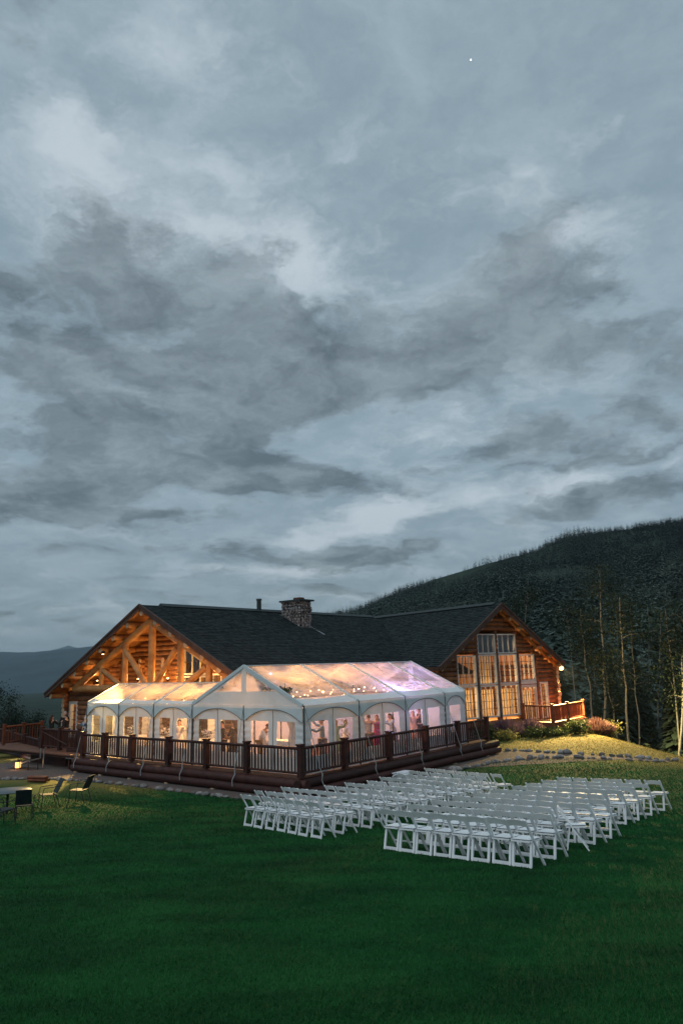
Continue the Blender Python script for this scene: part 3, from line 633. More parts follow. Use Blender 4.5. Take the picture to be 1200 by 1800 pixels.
# lights of the party: warm lamps in the tents, violet and blue ones at the band's end
def hanging_lamp(loc, e, col, label):
    l = thing('hanging_lamp', label, 'lamp', loc)
    MB().lathe([(.02, .14), (.05, .12), (.10, 0.02), (.11, 0.0)], 10).build('lamp_shade', 'black', l, .8)
    MB().lathe([(.01, -.045), (.05, -.03), (.055, 0.005), (.03, .03)], 10).build('lamp_bulb', MT['bulb'], l, .8)
    lamp('lamp_light', (0, 0, -.16), e, col, .09, parent=l)
TWARM = (1.0, .42, .10)
TW = 270
hanging_lamp(T(1.9, 3.05, 2.75), TW * 1.1, TWARM, 'warm hanging lamp inside the first bay of the large tent')
hanging_lamp(T(4.8, 3.2, 2.75), TW * 1.1, (1, .42, .12), 'warm hanging lamp over the dance floor in the large tent')
hanging_lamp(T(7.6, 3.4, 2.75), TW * .9, (1, .40, .18), 'amber hanging lamp over the far half of the dance floor')
hanging_lamp(T(10.3, 3.0, 2.7), TW * .34, (.52, .40, 1.0), 'violet stage lamp over the band end of the tent')
hanging_lamp(T(1.7, 7.5, 2.45), TW * .9, TWARM, 'warm hanging lamp in the annex bay next to the large tent')
hanging_lamp(T(1.7, 10.0, 2.45), TW * .7, TWARM, 'warm hanging lamp in the middle bay of the annex')
hanging_lamp(T(1.7, 12.5, 2.45), TW * .5, TWARM, 'warm hanging lamp in the outer bay of the annex')
for a, b, e, c, lb in ((6.9, 1.0, 95, (.45, .4, 1.0), 'blue stage light on a pole by the side wall of the tent'), (3.6, 4.6, 20, (.9, .35, .9), 'magenta stage light on a pole across the dance floor')):
    st = thing('stage_light', lb, 'light', T(a, b, Z0))
    MB().tube([(0, 0, 0), (0, 0, 1.95)], .025, 8).build('pole', 'black', st)
    for g in range(3): MB().tube([(0, 0, .35), (.35 * math.cos(g * 2.1), .35 * math.sin(g * 2.1), .01)], .015, 6).build('leg', 'black', st)
    MB().tube([(0, 0, 1.9), (0, 0, 2.15)], [.07, .09], 10).build('lamp_head', 'black', st)
    lamp('stage_beam', (0, 0, 2.3), e, c, .08, parent=st)
BULB_ME = MB().lathe([(.008, .03), (.017, .012), (.020, -.006), (.009, -.024)], 8).mesh('bulb', MT['bulb'], 1.0)
def string_light(p, q, n, sag, label):
    p, q = T(*p), T(*q); root = thing('string_light', label, 'string light', p)
    d = q - p; pts = [d * t + Vector((0, 0, -sag * 4 * t * (1 - t))) for t in np.linspace(0, 1, 15)]
    MB().tube(pts, .006, 4).build('wire', 'black', root)
    for i in range(n):
        t = (i + .5) / n; o = link('bulb', BULB_ME, root); o.location = d * t + Vector((0, 0, -sag * 4 * t * (1 - t) - random.uniform(.06, .3)))
for i, a in enumerate((.9, 2.4, 4.0, 5.6, 7.2, 8.8, 10.4)):
    string_light((a, .5, EAVE + .15), (a, 5.6, EAVE + .15), 8, -.30, ('first', 'second', 'third', 'fourth', 'fifth', 'sixth', 'last')[i] + ' bulb string across the large tent counted from its front gable')
for i, b in enumerate((7.0, 8.4, 9.6, 11.0, 12.2, 13.2)):
    string_light((.3, b, EAVE + .1), (3.1, b, EAVE + .1), 4, -.10, ('first', 'second', 'third', 'fourth', 'fifth', 'last')[i] + ' bulb string across the annex counted from the large tent')
def leaf_quads(pts, size, spread, n, seed=0, flat=0.0):
    r = np.random.default_rng(seed); P_ = np.asarray(pts, float)
    c = P_[r.integers(0, len(P_), n)] + r.normal(0, 1, (n, 3)) * np.asarray(spread)
    u = r.normal(0, 1, (n, 3)); u /= np.linalg.norm(u, axis=1, keepdims=True); w = r.normal(0, 1, (n, 3)); w[:, 2] *= (1 - flat); w -= u * (w * u).sum(1, keepdims=True); w /= np.linalg.norm(w, axis=1, keepdims=True)
    s = size * r.uniform(.6, 1.4, (n, 1))
    V = np.stack([c - u * s, c + w * s * .5, c + u * s, c - w * s * .5], 1).reshape(-1, 3)
    return V, np.arange(n * 4).reshape(-1, 4)
def garland(pts, label, n=420, seed=0):
    pts = [T(*p) for p in pts]; root = thing('leaf_garland', label, 'garland', pts[0])
    rel = [p - pts[0] for p in pts]; fine = []
    for p, q in zip(rel[:-1], rel[1:]): fine += [p.lerp(q, t) for t in np.linspace(0, 1, 12)]
    MB().tube(rel, .012, 5).build('stem', 'garland', root)
    V, F = leaf_quads([tuple(p) for p in fine], .055, .07, n, seed); np_mesh('foliage', V, F, 'garland', root)
garland([(.25, 5.0, 2.95), (.25, 4.2, 3.05), (.25, 3.5, 3.55), (.25, 3.1, 3.7)], 'leaf garland climbing the left slope inside the front gable', 340, 1)
garland([(.25, 2.95, 3.7), (.25, 2.4, 3.35), (.25, 2.2, 3.0), (.25, 1.3, 3.02), (.25, .9, 2.9)], 'leaf garland drooping down the right slope inside the front gable', 460, 2)
garland([(2.9, 4.0, 3.35), (3.3, 3.1, 3.0), (4.0, 2.0, 3.1), (4.4, 1.2, 2.85)], 'leaf garland swagged below the roof of the large tent', 360, 3)

# ------------------------------------------------------------------ the log lodge
lodge = thing('log_lodge', 'long log lodge with dark shingled roof, timber truss gable and tall lit windows', 'lodge', (0, 0, 0))
def logs_course(parent, mtx, ex_lo, ex_hi, z0, z1, rects, axis='y', pos=0.0, rad=.165, step=.275, m='logdark', roof=None, endpad=0.0):
    """horizontal logs of a wall, cut where openings are; one object each"""
    z = z0 + step / 2
    wall = MB()
    spans_all = []
    while z < z1:
        lo, hi = ex_lo, ex_hi
        if roof:
            half = roof(z + .14); lo, hi = max(lo, -half), min(hi, half)
        if hi - lo > .25:
            cuts = sorted([(r[0], r[1]) for r in rects if r[2] < z + .10 and r[3] > z - .10])
            x = lo
            for c0, c1 in cuts:
                if c0 - x > .06: spans_all.append((x, min(c0, hi), z))
                x = max(x, c1)
            if hi - x > .06: spans_all.append((x, hi, z))
        z += step
    def pt(x, z): return (pos, x, z) if axis == 'y' else (x, pos, z)
    for x0, x1, z in spans_all:
        if axis == 'y': wall.box((pos, (x0 + x1) / 2, z + step / 2), (.12, (x1 - x0) - .01, .04))
        else: wall.box(((x0 + x1) / 2, pos, z + step / 2), ((x1 - x0) - .01, .12, .04))
    w = wall.build('wall', 'logdark', parent, mtx=mtx)
    for x0, x1, z in spans_all:
        L = x1 - x0; seg = max(1, int(L / 2.5)); pts = [Vector(pt(x0 + L * i / seg, z + random.uniform(-.008, .008))) for i in range(seg + 1)]
        MB().tube(pts, [rad * random.uniform(.95, 1.04) for _ in pts], 10).build('log', m, w, 1.0)
    return w
def shingle_slope(name, parent, mtx, e0, e1, along, up_len, nrm, m='shingle', expo=.20, wmin=.16, wmax=.34, keep=None):
    """overlapping shakes over a slope: e0 eave start, 'along' unit, e1 unit up the slope, nrm normal"""
    r = np.random.default_rng(hash(name) % 1000 + int(abs(up_len) * 10))
    V, Fc = [], []
    L = along[1]; al = np.array(along[0]); up = np.array(e1); nm = np.array(nrm); o = np.array(e0)
    rows = int(up_len / expo)
    for j in range(rows):
        s = j * expo; x = r.uniform(-.2, 0)
        while x < L:
            wdt = r.uniform(wmin, wmax); x0, x1 = max(x, 0), min(x + wdt - .012, L)
            if x1 - x0 > .03 and (keep is None or keep((x0 + x1) / 2, s)):
                t0 = .028 + r.uniform(0, .020); ln = expo * 1.5; ds = r.uniform(-.02, .02)
                b = len(V)
                p = lambda xx, ss, hh: o + al * xx + up * ss + nm * hh
                V += [p(x0, s + ds, t0 + .012), p(x1, s + ds, t0 + .012), p(x1, min(s + ln, up_len), .012), p(x0, min(s + ln, up_len), .012), p(x0, s + ds, 0), p(x1, s + ds, 0)]
                Fc += [(b, b + 1, b + 2, b + 3), (b + 4, b + 5, b + 1, b), (b + 4, b, b + 3, b + 3), (b + 5, b + 2, b + 1, b + 1)]
            x += wdt
    me = bpy.data.meshes.new(name); me.from_pydata([tuple(v) for v in V], [], [tuple(dict.fromkeys(f)) for f in Fc]); me.materials.append(MT[m]); me.update()
    o_ = link(name, me, parent, mtx); o_['kind'] = 'stuff'; return o_
def log_piece(name, p, q, r, parent, mtx, m='truss', ends=True, n=10):
    o = wob_log(MB(), p, q, r, n, max(2, int((Vector(q) - Vector(p)).length / 1.2))).build(name, m, parent, 1.0, mtx)
    if ends:
        d = (Vector(q) - Vector(p)).normalized()
        MB().tube([Vector(p) - d * .012, Vector(p) + d * .002], r * .93, n).build('end_grain', 'logend', o)
    return o
def window_unit(name, parent, mtx, x0, x1, z0, z1, y, npan=3, fr=.10, mun=(2, 2), axis='x', dark=True):
    """white framed window: frame, panes, vertical mullions, dark muntins; lies in plane y (axis x) or in plane x (axis 'y')"""
    def B(mb, xa, xb, za, zb, th, off=0.0):
        if axis == 'x': mb.box(((xa + xb) / 2, y + off, (za + zb) / 2), (xb - xa, th, zb - za))
        else: mb.box((y + off, (xa + xb) / 2, (za + zb) / 2), (th, xb - xa, zb - za))
    f = MB(); B(f, x0, x0 + fr, z0, z1, .22); B(f, x1 - fr, x1, z0, z1, .22); B(f, x0 + fr, x1 - fr, z1 - fr, z1, .22); B(f, x0 + fr, x1 - fr, z0, z0 + fr, .22)
    fo = f.build(name, 'wframe', parent, mtx=mtx)
    iw = (x1 - x0 - 2 * fr); pw = iw / npan
    for i in range(npan):
        xa = x0 + fr + i * pw; xb = xa + pw
        g = MB(); B(g, xa + .002, xb - .002, z0 + fr, z1 - fr, .008); g.build('pane', 'glass', fo)
        if i: mb = MB(); B(mb, xa - .016, xa + .016, z0 + fr, z1 - fr, .10); mb.build('mullion', 'wframe', fo)
        mu = MB()
        for k in range(1, mun[0]): B(mu, xa + pw * k / mun[0] - .014, xa + pw * k / mun[0] + .014, z0 + fr, z1 - fr, .03)
        for k in range(1, mun[1]): B(mu, xa + .024, xb - .024, z0 + fr + (z1 - z0 - 2 * fr) * k / mun[1] - .014, z0 + fr + (z1 - z0 - 2 * fr) * k / mun[1] + .014, .034)
        if mu.v: mu.build('muntin', 'muntin', fo)
    return fo

# --- left wing (frame T): ridge along a at b = RB
RB, SLL = 15.21, .5
A0, A1 = 3.74, 24.6
BE_L, BE_R = 24.6, 6.55
cs = 1 / math.sqrt(1 + SLL ** 2)
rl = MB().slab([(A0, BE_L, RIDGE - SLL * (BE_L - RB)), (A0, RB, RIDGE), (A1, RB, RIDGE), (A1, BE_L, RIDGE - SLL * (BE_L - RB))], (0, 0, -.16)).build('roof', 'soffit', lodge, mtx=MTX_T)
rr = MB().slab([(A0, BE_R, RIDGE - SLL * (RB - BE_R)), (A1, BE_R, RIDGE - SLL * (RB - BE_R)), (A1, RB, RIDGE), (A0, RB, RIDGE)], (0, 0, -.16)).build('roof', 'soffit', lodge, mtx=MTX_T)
shingle_slope('shingle_cover', rr, None, (A0 - .02, BE_R - .03, RIDGE - SLL * (RB - BE_R)), (0, cs, SLL * cs), ((1, 0, 0), A1 - A0), (RB - BE_R) / cs, (0, -SLL * cs, cs))
shingle_slope('shingle_cover', rl, None, (A1, BE_L + .03, RIDGE - SLL * (BE_L - RB)), (0, -cs, SLL * cs), ((-1, 0, 0), A1 - A0), (BE_L - RB) / cs, (0, SLL * cs, cs), expo=.24, wmin=.25, wmax=.45)
for s, be in ((1, BE_L), (-1, BE_R)):
    ze = RIDGE - SLL * abs(be - RB)
    MB().beam((A0 - .035, be + .02 * s, ze - .11), (A0 - .035, RB - .01 * s, RIDGE - .095), .06, .30).build('fascia', 'fascia', rl if s > 0 else rr)
    MB().beam((A0 - .09, be + .02 * s, ze - .0), (A0 - .09, RB - .005 * s, RIDGE + .015), .05, .10).build('barge_trim', 'fascia', rl if s > 0 else rr)
    MB().beam((A0, be + .035 * s, ze - .09), (A1, be + .035 * s, ze - .09), .05, .2).build('eave_board', 'fascia', rl if s > 0 else rr)
rc = MB()
rc.slab([(A0 + 1.3, RB + .26, RIDGE - .02), (A0 + 1.3, RB, RIDGE + .15), (A0 + 1.3, RB - .26, RIDGE - .02)], (A1 - A0 - 1.4, 0, 0)).build('ridge_cap', 'ridge', rr)
# purlins under the overhang and out of the gable wall
for s in (-1, 1):
    for k in range(1, 8):
        b = RB + s * k * 1.27; 
        if b < 7.2: continue
        z = RIDGE - .16 - SLL * abs(b - RB) - .22
        log_piece('purlin', (A0 + .06, b, z), (7.6, b, z), .17, lodge, MTX_T)
log_piece('purlin', (A0 + .06, RB, RIDGE - .42), (7.6, RB, RIDGE - .42), .18, lodge, MTX_T)
# timber truss
TA = 4.45
def tz(b): return RIDGE - .16 - SLL * abs(b - RB) - .58
TZ = 2.93
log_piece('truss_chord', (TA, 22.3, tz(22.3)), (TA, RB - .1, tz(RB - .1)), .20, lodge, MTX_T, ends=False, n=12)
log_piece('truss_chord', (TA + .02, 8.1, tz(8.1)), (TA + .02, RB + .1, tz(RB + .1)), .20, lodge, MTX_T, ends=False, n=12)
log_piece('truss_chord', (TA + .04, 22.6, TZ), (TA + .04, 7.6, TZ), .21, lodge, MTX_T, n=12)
for b, r in ((15.0, .20), (17.45, .17), (12.55, .19), (19.7, .16), (10.3, .17)):
    log_piece('truss_post', (TA - .03, b, TZ + .12), (TA - .03, b, tz(b) + .05), r, lodge, MTX_T, ends=False)
for p, q in (((17.4, 5.0), (15.35, 3.05)), ((12.85, 5.0), (14.65, 3.05)), ((19.55, 3.95), (17.7, 3.05)), ((10.45, 3.95), (12.2, 3.05))):
    log_piece('truss_brace', (TA - .06, p[0], p[1]), (TA - .06, q[0], q[1]), .155, lodge, MTX_T, ends=False)
# gable wall behind the truss, with its windows
GA = 6.2
gw = [(12.35, 14.55, 3.55, 4.92), (9.9, 12.2, 3.0, 3.60), (12.35, 14.55, 2.85, 3.5), (11.0, 14.4, .1, 2.5)]
logs_course(lodge, MTX_T, 8.2, 18.5, 0.0, 7.0, gw, 'y', GA, roof=None if False else (lambda z: 1e9), m='log') if False else None
def gwall(lo, hi, z1, rects, pos, m):
    # triangular top: cut by the roof
    z = .14; wall = MB(); spans = []
    while z < z1:
        half = (RIDGE - .30 - z - .14) / SLL
        l, h_ = max(lo, RB - half), min(hi, RB + half)
        cuts = sorted([(r[0], r[1]) for r in rects if r[2] < z + .1 and r[3] > z - .1]); x = l
        for c0, c1 in cuts:
            if c0 - x > .06: spans.append((x, min(c0, h_), z))
            x = max(x, c1)
        if h_ - x > .06: spans.append((x, h_, z))
        z += .275
    for x0, x1, z in spans: wall.box((pos, (x0 + x1) / 2, z + .1375), (.12, x1 - x0 - .01, .04))
    w = wall.build('wall', 'logdark', lodge, mtx=MTX_T)
    for x0, x1, z in spans:
        n = max(1, int((x1 - x0) / 2.5)); pts = [(pos, x0 + (x1 - x0) * i / n, z + random.uniform(-.008, .008)) for i in range(n + 1)]
        MB().tube(pts, [.165 * random.uniform(.95, 1.04) for _ in pts], 10).build('log', m, w, 1.0)
    return w
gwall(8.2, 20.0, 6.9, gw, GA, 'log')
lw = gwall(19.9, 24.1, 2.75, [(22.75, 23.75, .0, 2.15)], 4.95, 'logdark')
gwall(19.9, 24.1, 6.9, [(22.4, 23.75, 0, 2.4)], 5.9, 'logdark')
# stacked log ends of cross walls
for b in (18.0, 15.85):
    for k in range(16):
        z = .28 + k * .275
        if z > RIDGE - .6 - SLL * abs(b - RB): break
        log_piece('cross_log', (GA - .42 + random.uniform(-.05, .05), b, z), (GA + .6, b, z), .16, lodge, MTX_T, m='log')
for k in range(9): log_piece('cross_log', (4.55 + random.uniform(-.05, .05), 23.9, .28 + k * .275), (12, 23.9, .28 + k * .275), .165, lodge, MTX_T, m='logdark')
for x0, x1, z0, z1 in gw: window_unit('window', lodge, MTX_T, x0, x1, z0, z1, GA, 3 if x1 - x0 > 1 else 2, .09, (2, 2), 'y')
window_unit('window', lodge, MTX_T, 22.75, 23.75, .05, 2.15, 4.95, 1, .17, (2, 4), 'y')
# rooms behind the gable, warm lit
MB().box((8.4, 12.9, 1.6), (.1, 5.4, 4.4)).build('room_wall', 'roomwall', lodge, mtx=MTX_T)
MB().box((6.9, 23.1, 1.3), (.1, 2.4, 2.6)).build('room_wall', 'roomwall', lodge, mtx=MTX_T)
lamp('room_light', T(7.5, 12.6, 3.2), 260, WARM, .2); lamp('room_light', T(6.4, 23.1, 1.7), 170, (1.0, .6, .26), .15)
# chimney: stones, cap, flue
ch = MB().box((14.6, 13.75, 6.9), (.94, 1.58, 2.05)).build('chimney', 'black', lodge, mtx=MTX_T)
r_ = random.Random(4)
def stone_face(fn, W_, z0, z1):
    z = z0
    while z < z1:
        hgt = r_.uniform(.13, .24); x = -W_ / 2 + .02
        while x < W_ / 2 - .05:
            wd = r_.uniform(.14, .32); c = min(x + wd / 2, W_ / 2 - .05)
            o = link('stone', r_.choice(STONES), ch); o.location = fn(c, z + hgt / 2); s = (wd + hgt) / 2 * 1.12
            o.scale = (s, s, s * 1.15); o.rotation_euler = (r_.uniform(0, 6), r_.uniform(0, 6), r_.uniform(0, 6)); x += wd
        z += hgt * .92
stone_face(lambda c, z: (14.13, 13.75 + c, z), 1.6, 6.05, 7.88)
stone_face(lambda c, z: (14.6 + c, 12.96, z), .98, 5.95, 7.88)
MB().box((14.6, 13.75, 7.97), (1.28, 1.92, .10)).build('chimney_cap', 'ridge', ch)
MB().box((14.6, 13.55, 8.10), (.45, .55, .16)).build('flue', 'redrail', ch)
MB().beam((14.05, 14.75, 7.13), (14.05, 12.9, 6.22), .06, .08).build('flashing', 'steel', ch); MB().beam((15.15, 12.9, 6.24), (15.15, 11.9, 5.75), .16, .02).build('flashing', 'steel', ch)
v1 = MB().tube([(12.65, 15.2, 7.1), (12.65, 15.2, 8.0)], .15, 12).build('vent_pipe', 'ridge', lodge, 1.0, MTX_T); MB().tube([(12.65, 15.2, 8.03), (12.65, 15.2, 8.14)], [.2, .17], 12).build('vent_cap', 'ridge', v1, 1.0)
v2 = MB().tube([(21.2, 15.6, 7.0), (21.2, 15.6, 7.6)], .14, 12).build('vent_pipe', 'ridge', lodge, 1.0, MTX_T); MB().tube([(21.2, 15.6, 7.55), (21.2, 15.6, 7.72)], [.26, .12], 12).build('vent_cap', 'ridge', v2, 1.0)

# --- right wing (frame R: x along the gable wall, y into the house)
SR = .693; HWR = 5.45; YF = -.79; YB = 13.4
csr = 1 / math.sqrt(1 + SR ** 2)
for s in (-1, 1):
    ze = RIDGE - SR * HWR
    ro = MB().slab([(s * HWR, YF, ze), (0, YF, RIDGE), (0, YB, RIDGE), (s * HWR, YB, ze)] if s < 0 else [(s * HWR, YF, ze), (s * HWR, YB, ze), (0, YB, RIDGE), (0, YF, RIDGE)], (0, 0, -.18)).build('roof', 'soffit', lodge, mtx=MTX_R)
    if s < 0: shingle_slope('shingle_cover', ro, None, (-HWR - .03, YB, ze), (csr, 0, SR * csr), ((0, -1, 0), YB - YF + .02), HWR / csr, (-SR * csr, 0, csr))
    else: shingle_slope('shingle_cover', ro, None, (HWR + .03, YF, ze), (-csr, 0, SR * csr), ((0, 1, 0), YB - YF), HWR / csr, (SR * csr, 0, csr), expo=.3, wmin=.3, wmax=.5)
    MB().beam((s * (HWR + .02), YF - .035, ze - .13), (s * -.01, YF - .035, RIDGE - .11), .06, .32).build('fascia', 'fascia', ro)
    MB().beam((s * (HWR + .02), YF - .09, ze - .005), (s * -.005, YF - .09, RIDGE + .02), .05, .11).build('barge_trim', 'fascia', ro)
    MB().beam((s * (HWR + .035), YF, ze - .1), (s * (HWR + .035), YB, ze - .1), .05, .2).build('eave_board', 'fascia', ro)
    for k in range(1, 7):
        x = s * k * .86; z = RIDGE - .18 - SR * abs(x) - .17
        log_piece('purlin', (x, YF + .10, z), (x, 1.2, z), .12, lodge, MTX_R)
    MB().beam((s * 5.35, YF + .42, RIDGE - .36 - SR * 5.35), (s * .05, YF + .42, RIDGE - .36), .12, .14).build('rafter', 'truss', lodge, mtx=MTX_R)
log_piece('purlin', (0, YF + .10, RIDGE - .40), (0, 1.2, RIDGE - .40), .13, lodge, MTX_R)
MB().slab([(.24, YF + .5, RIDGE - .01), (0, YF + .5, RIDGE + .16), (-.24, YF + .5, RIDGE - .01)], (0, YB - YF - 1.2, 0)).build('ridge_cap', 'ridge', ro)
RW = [(-1.66, -.10, 4.27, 5.50), (.08, 1.75, 4.27, 5.50), (-1.66, -.10, 2.40, 4.23), (.08, 1.75, 2.40, 4.23), (-1.66, -.10, .44, 2.36), (.08, 1.75, .44, 2.36),
      (-3.45, -1.86, 2.42, 4.19), (-3.45, -1.86, .44, 2.38), (1.95, 3.39, 2.50, 4.19), (1.95, 3.39, .10, 2.18)]
DOOR = (3.68, 4.48, .08, 2.40)
logs_course(lodge, MTX_R, -5.45, 5.55, -.05, 7.0, RW + [DOOR], 'x', 0.0, roof=lambda z: (RIDGE - .30 - z) / SR)
logs_course(lodge, MTX_R, .5, 11.5, 0.09, 3.3, [], 'y', 5.25, m='logdark')
for k in range(12): log_piece('cross_log', (5.25, -.38 + random.uniform(-.06, .06), .22 + k * .275), (5.25, .6, .22 + k * .275), .165, lodge, MTX_R, m='log')
for x0, x1, z0, z1 in RW: window_unit('window', lodge, MTX_R, x0, x1, z0, z1, -.02, 3, .078, (2, 4) if z0 < 4 else (1, 1))
MB().box((2.67, -.05, 2.34), (1.44, .2, .30)).build('window_panel', 'wframe', lodge, mtx=MTX_R)
dr = window_unit('door', lodge, MTX_R, *DOOR, -.03, 1, .12, (3, 5)); tag(dr, 'glazed white framed door onto the side deck')
MB().box((4.30, -.17, 1.05), (.03, .06, .14)).build('door_handle', 'steel', dr)
for x in (-1.76, -.01, 1.85, 3.53): MB().box((x, -.06, 2.3 if abs(x) < 3 else 2.0), (.13, .2, 4.2 if abs(x) < 3 else 3.8)).build('trim_post', 'logdark', lodge, mtx=MTX_R)
MB().box((0, .05, -.45), (10.9, .3, .72)).build('foundation', 'concrete', lodge, mtx=MTX_R)
MB().box((5.2, 6.0, -.75), (.3, 11.2, 1.5)).build('foundation', 'concrete', lodge, mtx=MTX_R)
log_piece('sill_log', (-5.5, -.10, -.02), (5.6, -.10, -.02), .17, lodge, MTX_R, m='log', ends=False)
# great room behind the tall windows
rm = MB(); rm.box((0, 7.0, 2.2), (10.4, .1, 5.2)).box((-5.3, 3.6, 1.6), (.1, 6.8, 3.4)); rm.build('room_wall', 'roomwall', lodge, mtx=MTX_R)
MB().box((0, 3.6, .02), (10.5, 7.0, .06)).build('room_floor', 'roomwall', lodge, mtx=MTX_R)
MB().box((-1.5, 3.6, 1.9), (1.9, .3, 4.2)).build('fireplace', 'curtain', lodge, mtx=MTX_R)
MB().box((0, 3.7, 4.26), (9.0, 6.6, .05)).build('room_ceiling', 'logdark', lodge, mtx=MTX_R)
for (x0, x1, z0, z1) in RW[4:6] + [RW[7], RW[9], RW[2], DOOR]:
    rq = random.Random(int(x0 * 100)); ph = rq.uniform(0, 6); top = z1 - (.12 if z0 > 2 else .30)
    gaps = sorted(rq.uniform(x0 + .2, x1 - .2) for _ in range(1 if x1 - x0 < 1 else 2))
    edges_ = [x0 + .02] + [g for q_ in gaps for g in (q_ - .035, q_ + .035)] + [x1 - .02]
    c = MB()
    for xa, xb in zip(edges_[0::2], edges_[1::2]):
        c.grid(lambda i, j: (xa + (xb - xa) * i, .34 + .035 * math.sin((xa + (xb - xa) * i) * 42 + ph) + .012 * math.sin(j * 5 + i * 7), z0 + .03 + (top - z0) * j), max(4, int((xb - xa) / .035)), 3)
    c.build('curtain', 'curtain', lodge, 1.2, MTX_R)
def room_lamp(p, e, c=(1.0, .60, .27)): lamp('room_light', MTX_R @ Vector(p), e, c, .25)
room_lamp((-2.6, 1.7, 1.5), 520); room_lamp((.4, 1.8, 1.5), 600); room_lamp((3.6, 1.7, 1.4), 440)
# floodlight on the far corner
fl_ = thing('floodlight', 'bright lit floodlight on the log corner above the side deck', 'lamp', MTX_R @ Vector((5.86, -.20, 3.22)))
MB().lathe([(.05, -.15), (.15, -.09), (.18, .02), (.13, .11), (.03, .15)], 12).build('lamp_globe', 'flood', fl_, 1.0)
MB().beam((0, 0, .1), tuple((MTX_R.to_3x3() @ Vector((-.50, .22, 0))) + Vector((0, 0, -.02))), .05, .05).build('bracket', 'black', fl_)
fs_ = lamp('flood_light', (WW.x * .20 + DW.x * .10, WW.y * .20 + DW.y * .10, -.16), 21000, (1.0, .70, .26), .12, 'SPOT', fl_); fs_.data.spot_size = math.radians(150); fs_.data.spot_blend = .5
fs_.rotation_euler = (-(DW * .9 + Vector((0, 0, -.75)))).to_track_quat('Z', 'Y').to_euler()
lamp('flood_glow', (WW.x * .22, WW.y * .22, -.14), 2200, (1.0, .60, .20), .12, parent=fl_)
# porch lamps on the left truss
for i, (a, b, z, e) in enumerate(((5.2, 17.3, 3.35, 90), (5.2, 14.6, 3.35, 150), (5.2, 11.2, 3.35, 190), (4.9, 20.9, 3.3, 45), (4.1, 16.2, 2.62, 110))):
    pl = thing('porch_lamp', ('warm uplight on the truss beam left of the king post', 'warm uplight on the truss beam at the foot of the king post', 'warm uplight on the truss beam before the gable window', 'warm uplight at the outer end of the truss beam', 'porch lantern hanging below the truss beam')[i], 'lamp', T(a, b, z))
    MB().lathe([(.05, -.1), (.07, -.05), (.09, .03), (.08, .05)], 10).build('lamp_housing', 'black', pl, .8)
    MB().lathe([(.02, .04), (.06, .055), (.03, .08)], 10).build('lamp_lens', 'bulb', pl, .8)
    lamp('porch_light', (0, 0, .16 if i < 4 else -.2), e, (1.0, .50, .15), .1, parent=pl)

pf = thing('porch_lamp', 'warm floodlight under the outer gable purlins aimed at the lawn', 'lamp', T(3.55, 18.3, 4.95))
MB().lathe([(.03, -.12), (.10, -.10), (.11, .02), (.05, .08)], 10).build('lamp_housing', 'black', pf, .8); MB().lathe([(.02, -.14), (.08, -.125), (.02, -.11)], 10).build('lamp_lens', 'bulb', pf, .8)
sl_ = lamp('porch_flood', (0, 0, -.18), 18000, (1.0, .64, .22), .08, 'SPOT', pf); sl_.data.spot_size = math.radians(29); sl_.data.spot_blend = .6
sl_.rotation_euler = (T(3.55, 18.3, 4.77) - T(-2.6, 9.4, -.6)).to_track_quat('Z', 'Y').to_euler()
# ------------------------------------------------------------------ side deck of the right wing
CED_POST = MB().box((0, 0, .53), (.15, .15, 1.06)).box((0, 0, 1.085), (.20, .20, .05)).mesh('post', 'redrail')
CED_BAL = MB().box((0, 0, .54), (.05, .05, .84)).mesh('baluster', 'redrail')
sdk = thing('side_deck', 'small red cedar side deck in front of the glazed door', 'deck'); sdk.matrix_world = MTX_R
MB().slab([(1.75, -.25, .05), (2.0, -2.5, .05), (7.1, -.9, .05), (6.9, 1.2, .05), (5.6, 1.2, .05), (5.6, -.25, .05)], (0, 0, -.06)).build('floor', 'redrail', sdk)
MB().beam((1.70, -.3, -.13), (2.0, -2.52, -.13), .06, .26).build('skirt_board', 'redrail', sdk); MB().beam((2.0, -2.55, -.13), (7.12, -.95, -.13), .06, .26).build('skirt_board', 'redrail', sdk)
for x, y in ((2.1, -2.4), (4.5, -1.6), (6.9, -.8), (6.7, 1.0)): MB().tube([(x, y, -2.4), (x, y, -.2)], .12, 8).build('support_post', 'deckwood', sdk)
railing('deck_railing', 'red cedar railing round the small side deck by the floodlight', [(1.72, -.33, 0), (2.02, -2.4, 0), (4.3, -1.68, 0), (7.0, -.84, 0)], wood='redrail', step=.16, zb=.05, post_me=CED_POST, bal_me=CED_BAL, mtx=MTX_R, low=.10)

# ------------------------------------------------------------------ left end of the deck: rails, ramp, hatch, lights
railing('deck_railing', 'dark log railing by the standing guests at the deck end', [(.50, 18.8, 0), (.52, 17.1, 0), (.55, 15.3, 0)], step=.12)
railing('deck_railing', 'short lamplit railing across the far end of the deck behind the guests', [(2.9, 23.3, 0), (1.7, 23.1, 0), (.5, 22.9, 0)], wood='redrail', post_me=CED_POST, bal_me=CED_BAL, step=.17)
railing('ramp_railing', 'dark railing beside the entrance ramp with step lights at its foot', [(.85, 19.6, -.62), (1.5, 22.4, -.58), (2.1, 25.0, -.5), (2.7, 28.0, -.42)], step=.13)
rp = thing('entrance_ramp', 'log edged entrance ramp rising to the deck end', 'ramp', T_LOC, ROT_T)
MB().slab([(.95, 19.7, -.45), (3.0, 28.2, -.25), (4.4, 27.8, -.2), (2.6, 19.6, -.2)], (0, 0, -.12)).build('floor', 'deckwood', rp)
for z, o in ((-.38, 0), (-.62, .05)): wob_log(MB(), (.75 - o, 19.4, z), (2.6 - o, 28.1, z + .1), .15, 10, 8).build('edge_log', 'deckwood', rp, 1.0)
hs = thing('deck_skirt', 'dark boarded deck skirt with a black hatch opening', 'deck', T_LOC, ROT_T)
